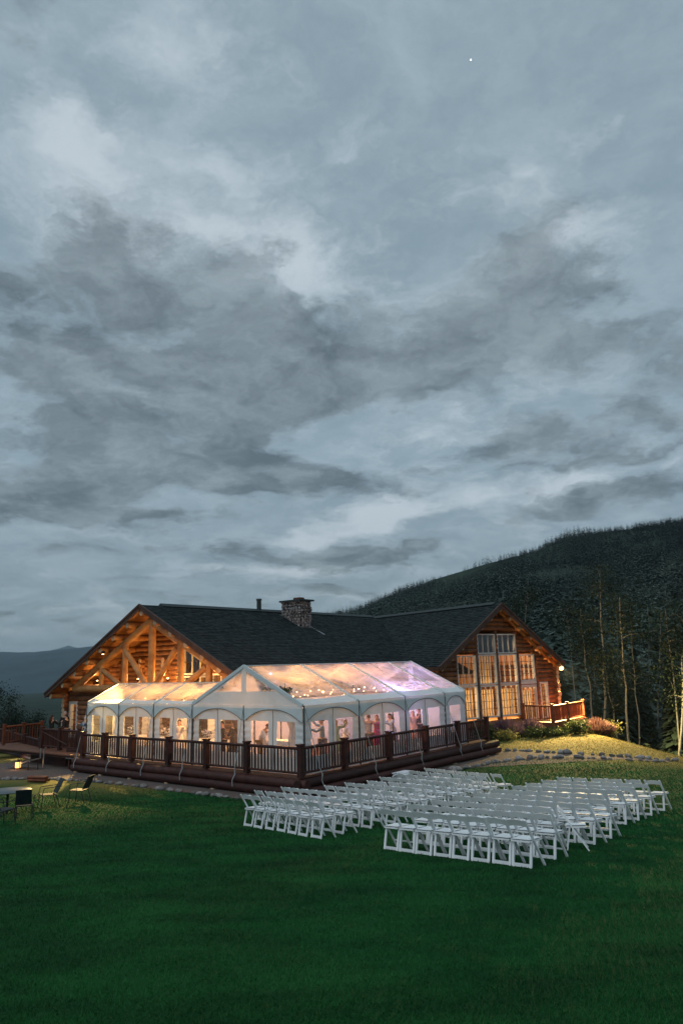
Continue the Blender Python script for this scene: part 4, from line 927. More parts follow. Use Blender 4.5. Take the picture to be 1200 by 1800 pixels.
sk = MB(); 
b = 14.0
while b < 19.4:
    if not 14.75 < b < 16.15: MB().box((.36, b + .09, -.32), (.05, .17, .74)).build('skirt_board', 'deckwood', hs)
    else: MB().box((.36, b + .09, .10), (.05, .17, .16)).build('skirt_board', 'deckwood', hs)
    b += .18
MB().box((1.3, 15.5, -.3), (.06, 1.8, .7)).build('hatch_back', 'black', hs)
MB().slab([(-.35, 13.9, -.08), (-.35, 15.05, -.08), (.45, 15.05, -.08), (.45, 13.9, -.08)], (0, 0, -.06)).build('step_landing', 'tabletop', hs)
MB().box((-.2, 14.9, -.4), (.1, .1, .5)).build('landing_post', 'deckwood', hs)
MB().tube([T_LOC * 0 + Vector((.45, 18.9, .95)), Vector((-.1, 15.4, .45)), Vector((-.25, 14.6, .95))], .022, 6).build('hand_line', 'deckwood', hs)
for i, (x, y, z, e) in enumerate(((28, 1322, -.28, 14), (62, 1332, -.45, 16))):
    p = atz(x, y, z); s = thing('step_light', ('white step light on the ramp log under its middle post', 'white step light at the foot of the ramp end post')[i], 'light', p)
    MB().lathe([(.02, -.05), (.07, -.03), (.075, .02), (.03, .05)], 10).build('lens', 'stepl', s, 1.0); MB().box((0, .1, 0), (.12, .06, .14)).build('housing', 'black', s)
    lamp('step_lamp', (.05, -.22, .02), e, (1, .85, .72), .05, parent=s)
p = atz(32, 1351, -.60); p.z = float(H(p.x, p.y)) + .02
ln = thing('lantern', 'small glowing lantern on the gravel before the cart', 'lantern', p)
MB().box((0, 0, .02), (.24, .24, .03)).build('base', 'black', ln); MB().box((0, 0, .19), (.2, .2, .26)).build('glass_box', 'lantern', ln); MB().lathe([(.17, .33), (.05, .42), (.02, .46)], 4).build('lid', 'black', ln)
for sx in (-.105, .105):
    for sy in (-.105, .105): MB().box((sx, sy, .19), (.02, .02, .29)).build('corner_bar', 'black', ln)
lamp('lantern_lamp', (0, -.25, .2), 5, WARM, .05, parent=ln)
# low serving cart with a grey folding top
ct = thing('folding_table', 'low grey folding table leaning towards the gravel by the ramp', 'table', T(-1.25, 17.0, float(H(*T(-1.25, 17.0).xy))), ROT_T)
MB().slab([(-.3, 1.15, .08), (.25, 1.15, .16), (.35, -.75, .55), (-.25, -.75, .50)], (0, 0, -.045)).build('table_top', 'steel', ct)
for x, y, z in ((-.2, -.6, .46), (.28, -.6, .5)): MB().tube([(x, y, 0), (x, y + .05, z)], .02, 6).build('leg', 'black', ct)
MB().tube([(.3, -.75, .52), (.3, -.75, .95), (.3, -1.05, .95), (.3, -1.05, .1)], .03, 6).build('handle', 'steel', ct)
for i, (x, y) in enumerate(((118, 1331), (129, 1329))):
    p = atz(x + 8, y - 2, -.05); vt = thing('candle_jar', ('amber candle jar on the landing step', 'amber candle jar on the outer edge of the landing')[i], 'candle', T(-.1 - .12 * i, 14.2 + .55 * i, -.075))
    MB().lathe([(.045, 0), (.06, .02), (.06, .12), (.05, .13)], 10).build('jar', 'lantern', vt, 1.0); MB().lathe([(.052, .13), (.055, .15)], 10).build('rim', 'black', vt)
MB()
wd = thing('firewood_stack', 'few split logs lying at the gravel edge', 'firewood', T(-3.2, 12.3, float(H(*T(-3.2, 12.3).xy)) + .02), ROT_T + .4)
for i in range(5): MB().tube([(-.05 + .12 * (i % 3), -.45, .07 + .11 * (i // 3)), (-.03 + .12 * (i % 3), .45, .07 + .11 * (i // 3))], .062, 7).build('split_log', 'redrail', wd, 1.0)

# ------------------------------------------------------------------ white folding chairs
def make_chair():
    root = thing('folding_chair', 'x', 'chair')          # local +x = the way the sitter faces
    W = .40
    st = MB().grid(lambda i, j: (-.17 + .38 * i, (-.5 + j) * .40 * (1 - .06 * (1 - i)), .445 + .012 * i - .010 * math.sin(i * PI) * math.sin(j * PI)), 4, 4)
    top = list(st.v); n = len(top)
    st.slab([(-.17, -.188, .428), (-.17, .188, .428), (.21, .2, .44), (.21, -.2, .44)], (0, 0, -.028))
    st.build('seat', 'chair', root)
    # backrest: a curved slat between the two long legs
    bk = MB()
    for s in (0, 1):
        bk.grid(lambda i, j: (-.205 - .07 * (j) - .018 * math.sin(i * PI) + .022 * s, -.20 + .40 * i, .650 + .105 * j + .024 * math.sin(i * PI)), 6, 1)
    bk.v = [tuple(p) for p in bk.v]
    k = 7; 
    for i in range(6): bk.f.append((k + i, k + i + 1, 2 * k + k + i + 1, 2 * k + k + i))
    bk.build('backrest', 'chair', root)
    for s in (-1, 1):
        MB().beam((-.285, s * .205, .775), (.215, s * .205, .0), .026, .042, (0, 1, 0)).build('front_leg', 'chair', root)
        MB().beam((-.095, s * .178, .428), (-.185, s * .178, .0), .026, .046, (0, 1, 0)).build('rear_leg', 'chair', root)
    MB().beam((-.178, -.165, .035), (-.178, .165, .035), .055, .022, (1, 0, 0)).build('rear_stretcher', 'chair', root)
    MB().beam((.135, -.192, .14), (.135, .192, .14), .035, .022).build('front_stretcher', 'chair', root)
    return root
proto = make_chair(); used = [False]
def seat_chair(a, b, yaw, label, group, tilt=0.0):
    o = proto if not used[0] else copy_tree(proto); used[0] = True
    p = T(a, b); z = float(H(p.x, p.y))
    n = Vector((float(H(p.x - .2, p.y) - H(p.x + .2, p.y)) / .4, float(H(p.x, p.y - .2) - H(p.x, p.y + .2)) / .4, 1)).normalized()
    q = Vector((0, 0, 1)).rotation_difference(n)
    o.rotation_mode = 'QUATERNION'; o.rotation_quaternion = q @ Euler((0, tilt, ROT_T + yaw)).to_quaternion()
    o.location = (p.x, p.y, z + .004); tag(o, label, 'chair', group); return o
ORD = ('first', 'second', 'third', 'fourth', 'fifth', 'sixth', 'seventh', 'eighth', 'ninth', 'tenth')
LBR = 'white folding chair in the block of rows out on the open lawn'; GRR = 'folding chairs in the outer block'
LBL = 'white folding chair in the block of rows next to the log deck'; GRL = 'folding chairs in the block beside the deck'
jit = lambda s: random.uniform(-s, s)
RUL = [-7.10, -6.10, -5.15, -4.20, -3.27, -2.30, -1.20, -.30, .70, 1.78]
for i, u0 in enumerate(RUL):
    n = 8 if i < 5 else 7 if i < 9 else 6
    v0, v1 = -8.72 - .20, (-12.15 if i < 5 else -11.72) + .20
    for k in range(n):
        b = v0 + (v1 - v0) * k / (n - 1); a = u0 + .11 - .13 * (v0 - b)
        if i == 2 and k == 7:
            seat_chair(a + .12, b - .05, -1.15, 'white folding chair turned sideways out of its row on the lawn', None); continue
        seat_chair(a + jit(.04), b + jit(.014), -.13 + jit(.07), 'white chair, %s from the aisle, %s row from the open lawn, outer block' % (ORD[k], ORD[i]), GRR)
LUL = [(-5.95, -3.34, 7), (-4.95, -2.80, 8), (-3.88, -2.76, 9), (-3.08, -3.71, 6), (-2.05, -3.64, 7), (-1.25, -3.89, 6), (-.08, -3.51, 7), (.95, -3.45, 7), (1.95, -3.25, 7), (2.85, -3.31, 7)]
for i, (u0, v0, n) in enumerate(LUL):
    v0 -= .2; v1 = -6.50
    for k in range(n):
        b = v0 + (v1 - v0) * k / (n - 1); a = u0 + .15 - .26 * (v0 - b)
        seat_chair(a + jit(.04), b + jit(.014), -.25 + jit(.07), 'white chair, %s from the aisle, %s row from the open lawn, block beside deck' % (ORD[n - 1 - k], ORD[i]), GRL)
# spare chairs folded flat in a stack near the deck
def folded(k, loc, rz):
    root = thing('folded_chair', 'white chair folded flat, %s from the bottom of the stack by the deck' % ORD[k], 'chair', loc, rz, 'folded chairs in the stack')
    for s in (-1, 1):
        MB().beam((-.45, s * .2, .02), (.45, s * .2, .02), .026, .04).build('front_leg', 'chair', root); MB().beam((-.42, s * .172, .02), (.1, s * .172, .02), .026, .035).build('rear_leg', 'chair', root)
    MB().box((-.05, 0, .03), (.38, .33, .03)).build('seat', 'chair', root); MB().box((.38, 0, .025), (.12, .37, .03)).build('backrest', 'chair', root)
for k in range(6):
    p = T(4.55 + jit(.04), -1.05 + jit(.04)); folded(k, (p.x, p.y, float(H(p.x, p.y)) + .012 + .052 * k), ROT_T + .1 + jit(.1))

# ------------------------------------------------------------------ patio table and chairs at the left edge
def patio_chair(loc, rz, label):
    r = thing('patio_chair', label, 'chair', loc, rz)
    MB().grid(lambda i, j: (-.22 + .46 * i, -.23 + .46 * j, .43 + .02 * i), 3, 3).slab([(-.22, -.23, .425), (-.22, .23, .425), (.24, .23, .445), (.24, -.23, .445)], (0, 0, -.02)).build('seat', 'patio', r)
    MB().slab([(-.24, -.22, .46), (-.24, .22, .46), (-.46, .22, .90), (-.46, -.22, .90)], (.022, 0, .008)).build('backrest', 'patio', r)
    for s in (-1, 1):
        MB().tube([(.22, s * .22, .44), (.27, s * .24, 0)], .014, 6).build('leg', 'patio', r); MB().tube([(-.2, s * .22, .43), (-.34, s * .24, 0)], .014, 6).build('leg', 'patio', r)
        MB().tube([(-.36, s * .24, .68), (.2, s * .25, .66), (.25, s * .24, .44)], .014, 6).build('armrest', 'patio', r)
def gpt(x, y):
    p = atz(x, y, -.4)
    for _ in range(12): p = atz(x, y, float(H(p.x, p.y)))
    return p
patio_chair(gpt(139, 1411), ROT_T + PI / 2 + .5, 'dark metal patio chair standing alone on the lamplit grass')
patio_chair(gpt(42, 1441), PI * .6, 'dark metal patio chair pulled up before the round table')
patio_chair(gpt(3, 1452), PI * .35, 'dark metal patio chair with its back towards the lawn')
patio_chair(gpt(84, 1420), PI * 1.2, 'dark metal patio chair tucked behind the round table')
tp = gpt(12, 1432)
tb = thing('patio_table', 'round grey patio table on the lawn edge', 'table', tp)
MB().lathe([(.02, .69), (.68, .70), (.70, .715), (.68, .73), (.02, .735)], 28).build('table_top', 'tabletop', tb, .8); MB().tube([(0, 0, .02), (0, 0, .70)], .04, 8).build('pedestal', 'patio', tb)
for g in range(4): MB().tube([(0, 0, .25), (.38 * math.cos(g * 1.57), .38 * math.sin(g * 1.57), .015)], .02, 6).build('foot', 'patio', tb)

# ------------------------------------------------------------------ people
def skin_obj(name, nodes, edges, m, parent, sub=1):
    me = bpy.data.meshes.new(name); me.from_pydata([n[0] for n in nodes], edges, []); o = bpy.data.objects.new(name, me); COL.objects.link(o)
    md = o.modifiers.new('skin', 'SKIN'); md.use_smooth_shade = True; md.branch_smoothing = .5
    for i, n in enumerate(nodes):
        r = n[1]; me.skin_vertices[0].data[i].radius = (r, r) if isinstance(r, float) else r
    me.skin_vertices[0].data[0].use_root = True
    s = o.modifiers.new('sub', 'SUBSURF'); s.levels = sub; s.render_levels = sub
    dg = bpy.context.evaluated_depsgraph_get(); ev = o.evaluated_get(dg); me2 = bpy.data.meshes.new_from_object(ev)
    bpy.data.objects.remove(o); bpy.data.meshes.remove(me)
    me2.name = name; me2.materials.clear(); me2.materials.append(MT[m]); me2.polygons.foreach_set('use_smooth', [True] * len(me2.polygons))
    return link(name, me2, parent)
def person(label, loc, rz, top, bottom, hair, long_hair=False, dress=False, bend=0.0, armR=((.05, .08, -.28), (.02, .12, -.25)), armL=((-.05, .08, -.28), (-.02, .12, -.25)), hgt=1.72, jacket=None, step=.06):
    """local +y = facing; arms are upper-arm and forearm vectors"""
    root = thing('person', label, 'person', loc, rz); k = hgt / 1.72; root.scale = (k, k, k)
    cb, sb_ = math.cos(bend), math.sin(bend); hip = Vector((0, 0, .95))
    def U(x, y, z): v = Vector((x, y, z)) - hip; return tuple(hip + Vector((v.x, v.y * cb + v.z * sb_, v.z * cb - v.y * sb_)))
    sh = [Vector(U(s * .175, 0, 1.41)) for s in (1, -1)]
    el = [sh[0] + Vector(armR[0]), sh[1] + Vector(armL[0])]; wr = [el[0] + Vector(armR[1]), el[1] + Vector(armL[1])]
    hd = [wr[i] + (wr[i] - el[i]).normalized() * .085 for i in (0, 1)]
    N = [((0, 0, .95), (.155, .115)), (U(0, 0, 1.10), (.135, .10)), (U(0, .01, 1.28), (.155, .11)), (U(0, 0, 1.41), (.10, .08)), (U(0, .005, 1.48), (.052, .055)), (U(0, .02, 1.56), (.075, .088)), (U(0, .02, 1.65), (.07, .085)), (U(0, .015, 1.70), (.035, .04)),
         (tuple(sh[0]), .062), (tuple(el[0]), .043), (tuple(wr[0]), .030), (tuple(hd[0]), (.036, .018)), (tuple(sh[1]), .062), (tuple(el[1]), .043), (tuple(wr[1]), .030), (tuple(hd[1]), (.036, .018)),
         ((.09, 0, .88), .085), ((.10, step, .50), .058), ((.10, step * .6, .085), .042), ((.11, step * .6 + .14, .03), .032), ((-.09, 0, .88), .085), ((-.10, -step, .50), .058), ((-.10, -step * 1.2, .085), .042), ((-.11, -step * 1.2 + .14, .03), .032)]
    Ed = [(0, 1), (1, 2), (2, 3), (3, 4), (4, 5), (5, 6), (6, 7), (3, 8), (8, 9), (9, 10), (10, 11), (3, 12), (12, 13), (13, 14), (14, 15), (0, 16), (16, 17), (17, 18), (18, 19), (0, 20), (20, 21), (21, 22), (22, 23)]
    N = [(n[0], n[1] if isinstance(n[1], tuple) else float(n[1])) for n in N]
    body = skin_obj('body', N, Ed, 'skin', root)
    # fingers, nose and ears on the same mesh
    ex = MB()
    for i in (0, 1):
        d = (wr[i] - el[i]).normalized(); sx = d.cross(Vector((0, 1, 0)));  sx = sx.normalized() if sx.length > .1 else Vector((1, 0, 0)); dn = d.cross(sx)
        for f, (o_, L_) in enumerate(((-.027, .065), (-.009, .078), (.009, .074), (.027, .058))):
            p0 = hd[i] + sx * o_ - d * .02; ex.tube([p0, p0 + d * L_ * .55 + dn * .006, p0 + d * L_ + dn * .028], [.0085, .008, .006], 5)
        p0 = wr[i] + d * .035 - sx * .028; ex.tube([p0, p0 + d * .035 - sx * .022, p0 + d * .062 - sx * .022 + dn * .015], [.010, .009, .007], 5)
    ex.tube([U(0, .095, 1.615), U(0, .122, 1.575), U(0, .10, 1.562)], [.008, .014, .010], 6)
    for s in (-1, 1): ex.tube([U(s * .072, .01, 1.60), U(s * .082, .005, 1.585), U(s * .074, .01, 1.56)], [.010, .016, .008], 6)
    bm = bmesh.new(); bm.from_mesh(body.data); tmp = ex.mesh('x'); bm.from_mesh(tmp); bm.to_mesh(body.data); bm.free(); bpy.data.meshes.remove(tmp)
    for s in (-1, 1): MB().lathe([(.002, -.008), (.008, -.003), (.008, .003), (.002, .008)], 6, U(s * .03, .098, 1.61)).build('eye', 'black', root)
    mo = MB(); mo.box(U(0, .097, 1.535), (.045, .01, .009)); mo.build('mouth', 'hair_red', root)
    inf = lambda r, d: tuple(q + d for q in r) if isinstance(r, tuple) else r + d
    ti = [0, 1, 2, 3, 8, 9, 10, 12, 13, 14]; mp = {o: n for n, o in enumerate(ti)}
    TN = [(N[i][0], inf(N[i][1], .016)) for i in ti]; TE = [(mp[a], mp[b]) for a, b in Ed if a in mp and b in mp]
    skin_obj('jacket' if jacket else ('bodice' if dress else 'shirt'), TN, TE, jacket or top, root)
    if jacket: MB().slab([U(-.035, .130, 1.15), U(.035, .130, 1.15), U(.05, .095, 1.42), U(-.05, .095, 1.42)], (0, .012, 0)).build('shirt_front', top, root)
    if dress:
        r = random.Random(hash(label)); ph = r.uniform(0, 6)
        MB().lathe([(.05, 1.14), (.15, 1.10), (.19, .95), (.23, .7), (.28, .4), (.33, .10), (.32, .07)], 18, sx=1, sy=.82, wob=lambda g, t: 1 + .06 * t * math.sin(g * 7 + ph)).build('skirt', bottom, root, 1.5)
    else:
        li = [0, 16, 17, 18, 20, 21, 22]; mp = {o: n for n, o in enumerate(li)}
        LN = [(N[i][0], inf(N[i][1], .018)) for i in li]; LE = [(mp[a], mp[b]) for a, b in Ed if a in mp and b in mp]
        skin_obj('trousers', LN, LE, bottom, root)
        for s, y in ((1, step * .6), (-1, -step * 1.2)): MB().lathe([(.05, 0), (.055, .03), (.045, .07), (.03, .09)], 10, (s * .105, y + .05, 0), .85, 2.1).build('shoe', 'black_cloth', root, 1.0)
    hb = MB()
    def hp(i, j):
        g = 2 * PI * i; t = j * (1.75 if True else 1)
        back = .5 - .5 * math.sin(g); tt = t * (.62 + .45 * back)
        return Vector(U(.088 * math.sin(tt) * math.cos(g), .005 + .102 * math.sin(tt) * math.sin(g), 1.615 + .118 * math.cos(tt)))
    hb.grid(hp, 18, 7); hb.build('hair', hair, root, 1.5)
    if long_hair:
        MB().tube([U(0, -.05, 1.66), U(0, -.095, 1.55), U(0, -.115, 1.42), U(0, -.12, 1.26)], [.06, .085, .09, .05], 10).build('hair', hair, root, 1.5)
    return root
UPR = ((.12, .20, .02), (.02, .16, .20)); UPL = ((-.12, .20, .02), (-.02, .16, .20)); FWR = ((.05, .22, -.18), (0, .22, .10)); FWL = ((-.05, .22, -.18), (0, .22, .10))
HUGR = ((.02, .26, -.05), (-.14, .16, .04)); HUGL = ((-.02, .26, -.05), (.14, .16, .04))
rT = lambda ang: ROT_T + ang
def inT(a, b): return T(a, b, .048)
person('man in a white shirt and brown trousers bending over the table in the tent', inT(1.35, 3.55), rT(PI), 'white_cloth', 'brown_cloth', 'hair_red', bend=.62, armR=((.02, .16, -.26), (0, .10, -.24)), armL=((-.02, .16, -.26), (0, .10, -.24)))
person('long haired woman in a dark dress standing behind the front tent window', inT(1.0, 4.75), rT(.3), 'black_cloth', 'black_cloth', 'hair_dark', True, True, hgt=1.70, armR=((.10, .05, -.26), (-.10, .16, .02)), armL=((-.10, .05, -.26), (.10, .16, .02)))
person('man in a dark suit beside the woman at the front tent window', inT(1.0, 5.45), rT(1.2), 'white_cloth', 'black_cloth', 'hair_dark', hgt=1.66, jacket='black_cloth')
person('woman in a white gown holding flowers in the annex', inT(1.4, 8.75), rT(2.4), 'white_cloth', 'white_cloth', 'hair_dark', True, True, hgt=1.62, armR=FWR, armL=FWL)
person('dancer in a pale blue shirt with raised arms by the first side window', inT(2.45, 1.25), rT(.8), 'lblue_cloth', 'grey_cloth', 'hair_dark', armR=UPR, armL=FWL, hgt=1.78)
person('guest in a sage green dress dancing in the tent', inT(3.35, 1.3), rT(2.6), 'green_cloth', 'green_cloth', 'hair_blond', True, True, armR=FWR, armL=UPL, hgt=1.64)
person('guest in white dancing with hands on hips in the tent', inT(4.15, 1.45), rT(3.6), 'white_cloth', 'white_cloth', 'hair_dark', False, True, armR=((.20, .0, -.2), (-.12, .1, -.12)), armL=((-.20, .0, -.2), (.12, .1, -.12)), hgt=1.56)
person('man in a grey shirt embracing a partner on the dance floor', inT(5.40, 1.2), rT(-.5), 'grey_cloth', 'black_cloth', 'hair_dark', armR=HUGR, armL=HUGL, hgt=1.70)
person('woman in a magenta dress with long auburn hair on the dance floor', inT(5.85, 1.1), rT(1.9), 'magenta_cloth', 'magenta_cloth', 'hair_red', True, True, armR=HUGR, armL=HUGL, hgt=1.66)
person('dark haired woman in a pale blue dress leaning forward on the dance floor', inT(7.05, 1.15), rT(1.3), 'lblue_cloth', 'lblue_cloth', 'hair_dark', True, True, bend=.22, armR=FWR, armL=FWL, hgt=1.66)
person('guest in a peach dress near the band end of the tent', inT(8.9, 1.3), rT(2.2), 'peach_cloth', 'peach_cloth', 'hair_blond', True, True, armR=FWR, armL=UPL, hgt=1.62)
person('man in a dark suit standing by the last side window of the tent', inT(10.0, 1.7), rT(.4), 'white_cloth', 'black_cloth', 'hair_dark', jacket='black_cloth', hgt=1.70)
person('woman in a black jacket and white blouse at the deck end rail', inT(.95, 18.75), rT(-1.3), 'white_cloth', 'black_cloth', 'hair_dark', True, jacket='black_cloth', armR=FWR, armL=FWL, hgt=1.66)
person('grey haired guest in black standing before the lodge window', inT(1.9, 19.1), rT(2.2), 'black_cloth', 'black_cloth', 'hair_grey', jacket='black_cloth', hgt=1.78)
person('broad guest in a dark coat with back turned beside the lodge window', inT(1.55, 18.35), rT(.6), 'black_cloth', 'black_cloth', 'hair_dark', jacket='black_cloth', hgt=1.66, armR=((.12, .04, -.26), (.02, .1, -.25)), armL=((-.12, .04, -.26), (-.02, .1, -.25)))
person('grey haired man in a pale shirt at the corner of the annex', inT(.95, 15.55), rT(-1.5), 'lblue_cloth', 'grey_cloth', 'hair_grey', hgt=1.66)
person('man in a blue jacket leaning close at the corner of the annex', inT(.75, 14.95), rT(1.0), 'blue_cloth', 'blue_cloth', 'hair_grey', jacket='blue_cloth', hgt=1.72, armR=FWR)
# tables in the tents
def cloth_table(loc, r, h, label, round_=True):
    t = thing('banquet_table', label, 'table', loc, ROT_T)
    if round_: MB().lathe([(r * .3, h + .005), (r * .98, h), (r, h - .01), (r * 1.02, h - .3), (r * 1.06, .04), (r * 1.04, .03)], 26, wob=lambda g, s: 1 + .05 * max(0, s - .35) * math.sin(g * 9)).build('tablecloth', 'cloth', t, 1.0)
    else: MB().box((0, 0, h / 2), (.62, 1.35, h - .04)).build('tablecloth', 'cloth', t)
    MB().tube([(0, 0, 0), (0, 0, h - .01)], .05, 8).build('pedestal', 'black', t)
cloth_table(inT(1.55, 2.65), .5, .98, 'white cloth covered bar table by the tent corner', False)
for i, b in enumerate((9.85, 7.1, 12.4)):
    cloth_table(inT(1.6, b), .62, .78, ('round white clothed table in the middle annex bay', 'round white clothed table next to the large tent', 'round white clothed table in the outer annex bay')[i])
    q = inT(1.6, b); fb = thing('flower_bouquet', ('white flower bouquet on the middle annex table', 'white flower bouquet on the table next to the large tent', 'white flower bouquet on the outer annex table')[i], 'flowers', (q.x, q.y, q.z + .785))
    MB().lathe([(.05, 0), (.07, .02), (.06, .14), (.09, .2)], 12).build('vase', 'steel', fb, .8)
    V, F = leaf_quads([(0, 0, .3)], .05, (.13, .13, .08), 160, i); np_mesh('blossom', V, F, 'white_cloth', fb); V, F = leaf_quads([(0, 0, .26)], .05, (.12, .12, .07), 90, i + 9); np_mesh('foliage', V, F, 'garland', fb)
dp = thing('drape', 'gathered white drape tied to a pole by the bar table', 'drape', inT(1.5, 1.95), ROT_T)
MB().tube([(0, 0, 0), (0, 0, 2.3)], .025, 8).build('pole', 'pole', dp); MB().lathe([(.30, 2.25), (.25, 1.9), (.10, 1.35), (.16, 1.0), (.22, .1)], 20, wob=lambda g, s: 1 + .18 * math.sin(g * 6)).build('curtain', 'cloth', dp, 1.2)

# ------------------------------------------------------------------ shrubs in front of the right wing
def shrub(name, label, x, y, rx, rz_, m, n, size, spike=False, seed=0, cat='shrub'):
    z = float(H(x, y)); root = thing(name, label, cat, (x, y, z)); r = np.random.default_rng(seed)
    if spike:
        V, F = [], []
        for i in range(n):
            g = r.uniform(0, 6.28); tl = r.uniform(0, 1) ** .6; L = rz_ * 1.5 * r.uniform(.6, 1.0) * (1 - .35 * tl)
            d = np.array([math.cos(g) * tl * .75, math.sin(g) * tl * .75, 1 - .45 * tl]); d /= np.linalg.norm(d); b0 = np.array([math.cos(g), math.sin(g), 0]) * rx * .55 * tl; tip = b0 + d * L; 
            s = np.cross(d, r.normal(0, 1, 3)); s /= np.linalg.norm(s); s *= size * .35; b = len(V)
            V += [b0 + d * L * .12 - s * .5, b0 + d * L * .12 + s * .5, b0 + d * L * .72 + s, tip, b0 + d * L * .72 - s]; F.append((b, b + 1, b + 2, b + 4)); F.append((b + 4, b + 2, b + 3, b + 3))
        me = bpy.data.meshes.new('flower_spike'); me.from_pydata([tuple(v) for v in V], [], [tuple(dict.fromkeys(f)) for f in F]); me.materials.append(MT[m]); link('flower_spike', me, root)['kind'] = 'stuff'
        V, F = leaf_quads([(0, 0, rz_ * .22)], size * .6, (rx * .4, rx * .4, rz_ * .16), n // 2, seed); np_mesh('foliage', V, F, 'shrub', root)
    else:
        cs_ = []
        for i in range(9): g = r.uniform(0, 6.28); t = r.uniform(0, .62); cs_.append((rx * t * math.cos(g), rx * t * math.sin(g), rz_ * r.uniform(.3, .75)))
        V, F = leaf_quads(cs_, size, (rx * .25, rx * .25, rz_ * .17), n, seed); V[:, 2] = np.maximum(V[:, 2], .01); np_mesh('foliage', V, F, m, root)
        for i in range(5): g = i * 1.3; MB().tube([(0, 0, 0), (.5 * rx * math.cos(g), .5 * rx * math.sin(g), rz_ * .6)], [.02, .008], 5).build('stem', 'darkbark', root)
def Rp(x, y): v = MTX_R @ Vector((x, y, 0)); return v.x, v.y
shrub('flowering_shrub', 'large pink plumed shrub at the end of the side deck', *Rp(5.35, -2.9), 1.5, .78, 'pink', 2600, .06, True, 1)
shrub('leafy_shrub', 'pale yellow leafed bush at the crest of the mound', *Rp(6.8, -2.7), 1.1, 1.05, 'yshrub', 1400, .075, False, 2)
shrub('leafy_shrub', 'rounded green bush below the side deck post', *Rp(2.7, -3.4), .8, .8, 'shrub', 1200, .065, False, 3)
shrub('leafy_shrub', 'upright green bush between the side deck and the pink shrub', *Rp(3.7, -3.0), .7, .75, 'shrub', 900, .065, False, 4)
shrub('flowering_shrub', 'mauve flowering clump under the tall windows', *Rp(-.9, -1.3), 1.2, .85, 'mauve', 1300, .085, True, 5)
shrub('flowering_shrub', 'mauve flowering clump beside the side deck skirt', *Rp(.9, -1.5), 1.0, .8, 'mauve', 1100, .085, True, 6)
shrub('leafy_shrub', 'low dark green bush in front of the mauve flowers', *Rp(.2, -3.0), 1.1, .62, 'shrub', 1300, .06, False, 7)
shrub('leafy_shrub', 'low spreading yellow green bush by the tent deck end', *Rp(-2.3, -2.7), .95, .62, 'yshrub', 900, .06, False, 8)
shrub('leafy_shrub', 'straggly green bush against the foundation', *Rp(-2.7, -1.2), .8, .8, 'shrub', 800, .065, False, 9)
shrub('leafy_shrub', 'small green bush at the foot of the mauve clump', *Rp(1.5, -3.0), .8, .5, 'shrub', 900, .06, False, 10)

# ------------------------------------------------------------------ trees
def conifer_mesh(h, r0, tiers, seed, per=13):
    r = np.random.default_rng(seed); V, F = [], []
    z = h * .10
    for t in range(tiers):
        f = t / (tiers - 1); zc = h * (.12 + .86 * f); R = r0 * (1 - f) ** .85 * r.uniform(.8, 1.15) + .06
        for i in range(per):
            g = r.uniform(0, 6.28); L = R * r.uniform(.55, 1.15); dz = -L * r.uniform(.15, .5); wd = L * r.uniform(.12, .24) + .04
            c, s = math.cos(g), math.sin(g); b = len(V); zz_ = zc + r.uniform(-.5, .5) * h * .86 / tiers
            V += [(0, 0, zz_ + .05 * R), (c * L * .55 - s * wd, s * L * .55 + c * wd, zz_ + dz * .45), (c * L, s * L, zz_ + dz), (c * L * .55 + s * wd, s * L * .55 - c * wd, zz_ + dz * .45)]
            F.append((b, b + 1, b + 2, b + 3))
    return np.array(V), np.array(F)
def aspen(label, base, top, rad, seed, crown=True):
    base, top = Vector(base), Vector(top); r = random.Random(seed)
    gz_ = float(H(base.x, base.y)); d = top - base; foot = base + d * ((gz_ - base.z) / d.z) if d.z > .1 else base
    foot.z = float(H(foot.x, foot.y)) - .1; root = thing('aspen_tree', label, 'tree', foot, group='aspens at the wood edge')
    tip = top + d.normalized() * r.uniform(2.0, 4.0) - foot
    pts = [tip * t + Vector((r.uniform(-.12, .12), r.uniform(-.12, .12), 0)) * (1 if 0 < t < 1 else 0) for t in np.linspace(0, 1, 8)]
    tr = MB().tube(pts, [rad * (1 - .72 * i / 7) for i in range(8)], 8).build('trunk', 'bark', root, 1.2)
    cl = []
    for i in range(9):
        t = r.uniform(.42, .98); p = tip * t; g = r.uniform(0, 6.28); L = r.uniform(.5, 1.6) * (1.2 - t * .5); q = p + Vector((math.cos(g) * L, math.sin(g) * L, r.uniform(-.1, .6)))
        MB().tube([p, p.lerp(q, .5) + Vector((0, 0, .12)), q], [.03, .02, .008], 5).build('branch', 'bark', root); cl.append(tuple(q)); cl.append(tuple(p.lerp(q, .6)))
    if crown:
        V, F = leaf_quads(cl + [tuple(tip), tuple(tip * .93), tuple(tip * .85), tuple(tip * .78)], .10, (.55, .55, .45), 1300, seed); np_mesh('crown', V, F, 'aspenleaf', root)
def depth_pt(x, y, D): return Vector((0, 0, CAM_H)) + ray(x, y) * D
ASP = [(1002, 1140, 1012, 1232, 62), (1025, 1120, 1041, 1262, 58), (1057, 1096, 1064, 1267, 56), (1068, 1200, 1080, 1272, 56), (1092, 1110, 1103, 1280, 52), (1112, 1140, 1120, 1282, 54), (1178, 1162, 1190, 1280, 50), (1200, 1150, 1197, 1282, 49),
       (1138, 1110, 1143, 1290, 66), (1160, 1130, 1156, 1290, 60), (1082, 1060, 1088, 1280, 74), (1040, 1150, 1048, 1262, 70), (1216, 1120, 1222, 1290, 52), (925, 1068, 921, 1130, 70), (905, 1082, 902, 1130, 74)]
